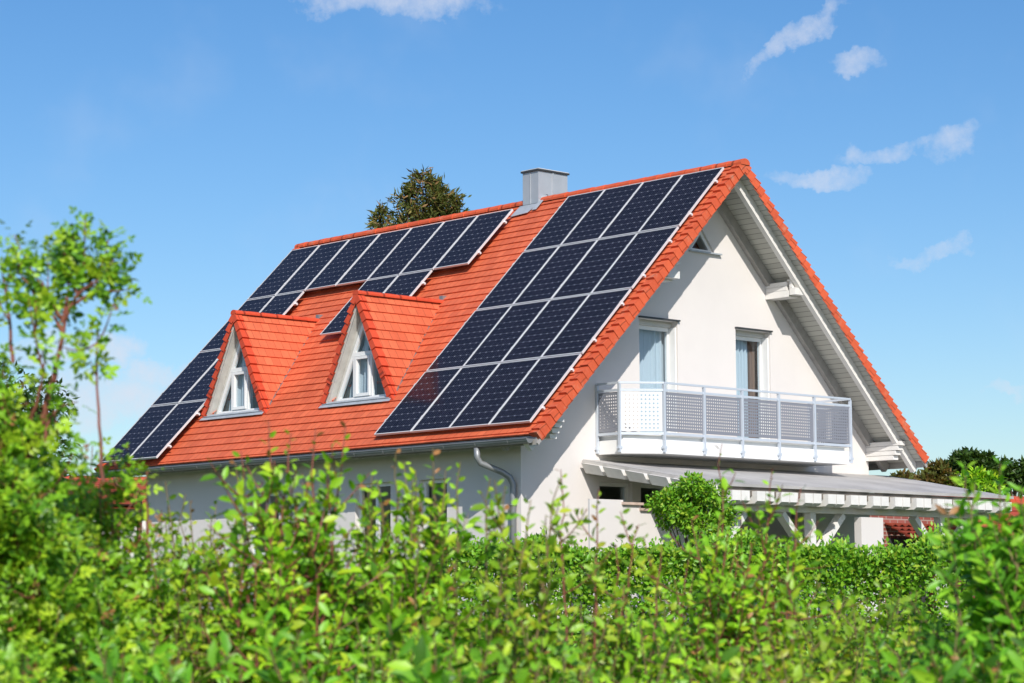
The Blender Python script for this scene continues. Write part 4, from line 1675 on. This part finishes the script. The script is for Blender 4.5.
shrub('rose_bush', 'pale leafy rose bush below the far left eaves', -0.965, 5.3, 2.107, 0.11, 39, 'rose', 'rose', 0.023, 102, leaders=[(-0.841, 5.3, 2.003, -0.839, 1.728, 0.97, 0.004)], tipred=0.35, stem='stem')
shrub('garden_shrub', 'loose shrub with small leaves under the left dormer', -0.815, 5.8, 2.012, 0.146, 41, 'alt', 'olive', 0.034, 103, leaders=[(-0.81, 5.8, 1.957, -0.785, 1.303), (-0.697, 5.8, 2.052, -0.722, 1.303), (-0.873, 5.8, 2.007, -0.86, 1.303)], drop=0.36)
shrub('garden_shrub', 'arching shrub with reddish stems rising before the eaves below the two dormers', -0.487, 5.1, 2.032, 0.124, 44, 'alt', 'fresh', 0.036, 104, leaders=[(-0.54, 5.1, 2.103, -0.553, 1.351), (-0.436, 5.1, 2.085, -0.458, 1.351), (-0.369, 5.1, 2.091, -0.469, 1.351), (-0.602, 5.1, 2.036, -0.579, 1.351), (-0.491, 5.1, 2.076, -0.502, 1.351), (-0.403, 5.1, 2.025, -0.425, 1.351)], drop=0.34, stem='stem')
shrub('garden_shrub', 'light green shrub with several upright shoots crossing the gutter', -0.251, 5.4, 2.023, 0.155, 44, 'alt', 'fresh', 0.037, 105, leaders=[(-0.274, 5.4, 2.051, -0.286, 1.33), (-0.187, 5.4, 2.061, -0.204, 1.33), (-0.122, 5.4, 2.028, -0.169, 1.33), (-0.328, 5.4, 2.009, -0.297, 1.33), (-0.052, 5.4, 1.99, -0.098, 1.33), (-0.227, 5.4, 2.009, -0.239, 1.33), (-0.157, 5.4, 2.009, -0.192, 1.33)], drop=0.36)
shrub('garden_shrub', 'shrub with thin shoots in front of the downpipe', -0.038, 5.2, 1.867, 0.117, 28, 'alt', 'olive', 0.034, 106, leaders=[(-0.016, 5.2, 1.964, -0.038, 1.344), (0.041, 5.2, 1.93, 0.007, 1.344), (0.108, 5.2, 1.975, 0.041, 1.344), (0.074, 5.2, 1.896, 0.041, 1.344)])
shrub('garden_shrub', 'sparse shrub with bare wiry shoots before the sunny gable wall', 0.214, 5.6, 1.787, 0.151, 35, 'alt', 'olive', 0.034, 107, leaders=[(0.209, 5.6, 1.972, 0.189, 1.316), (0.117, 5.6, 2.021, 0.146, 1.316), (0.306, 5.6, 1.887, 0.25, 1.316), (0.25, 5.6, 1.838, 0.238, 1.316), (0.359, 5.6, 1.831, 0.311, 1.316)], tipred=0.5, stem='stem', ltw=(2, 4))
shrub('garden_shrub', 'bushy shrub with one tall red shoot in front of the bay tree', 0.578, 5.9, 1.948, 0.154, 46, 'alt', 'fresh', 0.034, 108, leaders=[(0.537, 5.9, 2.102, 0.537, 1.296), (0.665, 5.9, 2.038, 0.622, 1.296), (0.737, 5.9, 1.987, 0.66, 1.296), (0.455, 5.9, 1.91, 0.494, 1.296), (0.724, 5.9, 1.91, 0.673, 1.296)], tipred=0.35, stem='stem')
shrub('garden_shrub', 'yellowish shrub with narrow leaves in front of the clipped hedge', 1.002, 6.6, 1.792, 0.263, 48, 'alt', 'olive', 0.042, 109)
shrub('garden_shrub', 'dogwood with large glossy leaves at the right edge', 1.071, 5.0, 1.947, 0.082, 37, 'pair', 'broad', 0.052, 110, leaders=[(0.982, 5.0, 1.986, 1.004, 1.357), (1.058, 5.0, 1.995, 1.047, 1.357), (0.939, 5.0, 1.91, 0.982, 1.357), (1.101, 5.0, 1.943, 1.08, 1.357)])
shrub('garden_shrub', 'olive green rose bush in the second row at the far left', -0.96, 4.9, 1.789, 0.153, 37, 'rose', 'rose', 0.026, 120)
shrub('garden_shrub', 'mid green shrub in the second row below the far eaves', -0.764, 5.15, 1.76, 0.161, 37, 'alt', 'olive', 0.036, 121)
shrub('garden_shrub', 'fresh green shrub in the second row below the left dormer', -0.496, 5.4, 1.775, 0.169, 37, 'alt', 'fresh', 0.036, 122)
shrub('garden_shrub', 'bright green shrub in the second row below the garden windows', -0.185, 4.9, 1.757, 0.153, 37, 'alt', 'fresh', 0.036, 123)
shrub('garden_shrub', 'mid green shrub in the second row below the house corner', 0.074, 5.15, 1.78, 0.161, 37, 'alt', 'hedge', 0.036, 124)
shrub('garden_shrub', 'yellow green shrub in the second row below the bay tree', 0.347, 5.4, 1.752, 0.169, 37, 'alt', 'fresh', 0.036, 125)
shrub('garden_shrub', 'olive shrub in the second row below the canopy post', 0.58, 4.9, 1.73, 0.153, 37, 'alt', 'olive', 0.036, 126)
shrub('garden_shrub', 'dense leafy shrub in the second row below the brick house', 0.945, 5.15, 1.731, 0.161, 37, 'pair', 'broad', 0.036, 127)
shrub('garden_shrub', 'front row rose with small leaflets in the lower left corner', -0.815, 3.9, 1.656, 0.129, 26, 'rose', 'rose', 0.025, 140)
shrub('garden_shrub', 'front row shrub with broad leaves, second from the left corner', -0.644, 4.1, 1.664, 0.135, 26, 'pair', 'broad', 0.056, 141)
shrub('garden_shrub', 'front row shrub with broad dark leaves below the left dormer', -0.384, 3.9, 1.673, 0.129, 26, 'pair', 'broad', 0.056, 142)
shrub('garden_shrub', 'front row shrub with pointed leaves below the garden door', -0.164, 4.1, 1.682, 0.135, 26, 'pair', 'broad', 0.056, 143)
shrub('garden_shrub', 'front row bright shrub with rounded leaves at bottom centre', 0.081, 3.9, 1.661, 0.129, 26, 'alt', 'fresh', 0.038, 144)
shrub('garden_shrub', 'front row shrub with yellow green leaves below the bay tree', 0.316, 4.1, 1.664, 0.135, 26, 'alt', 'fresh', 0.038, 145)
shrub('garden_shrub', 'front row olive shrub below the terrace posts', 0.529, 3.9, 1.673, 0.129, 26, 'pair', 'olive', 0.056, 146)
shrub('garden_shrub', 'front row leafy shrub in the lower right corner', 0.797, 4.1, 1.677, 0.135, 26, 'pair', 'broad', 0.056, 147)
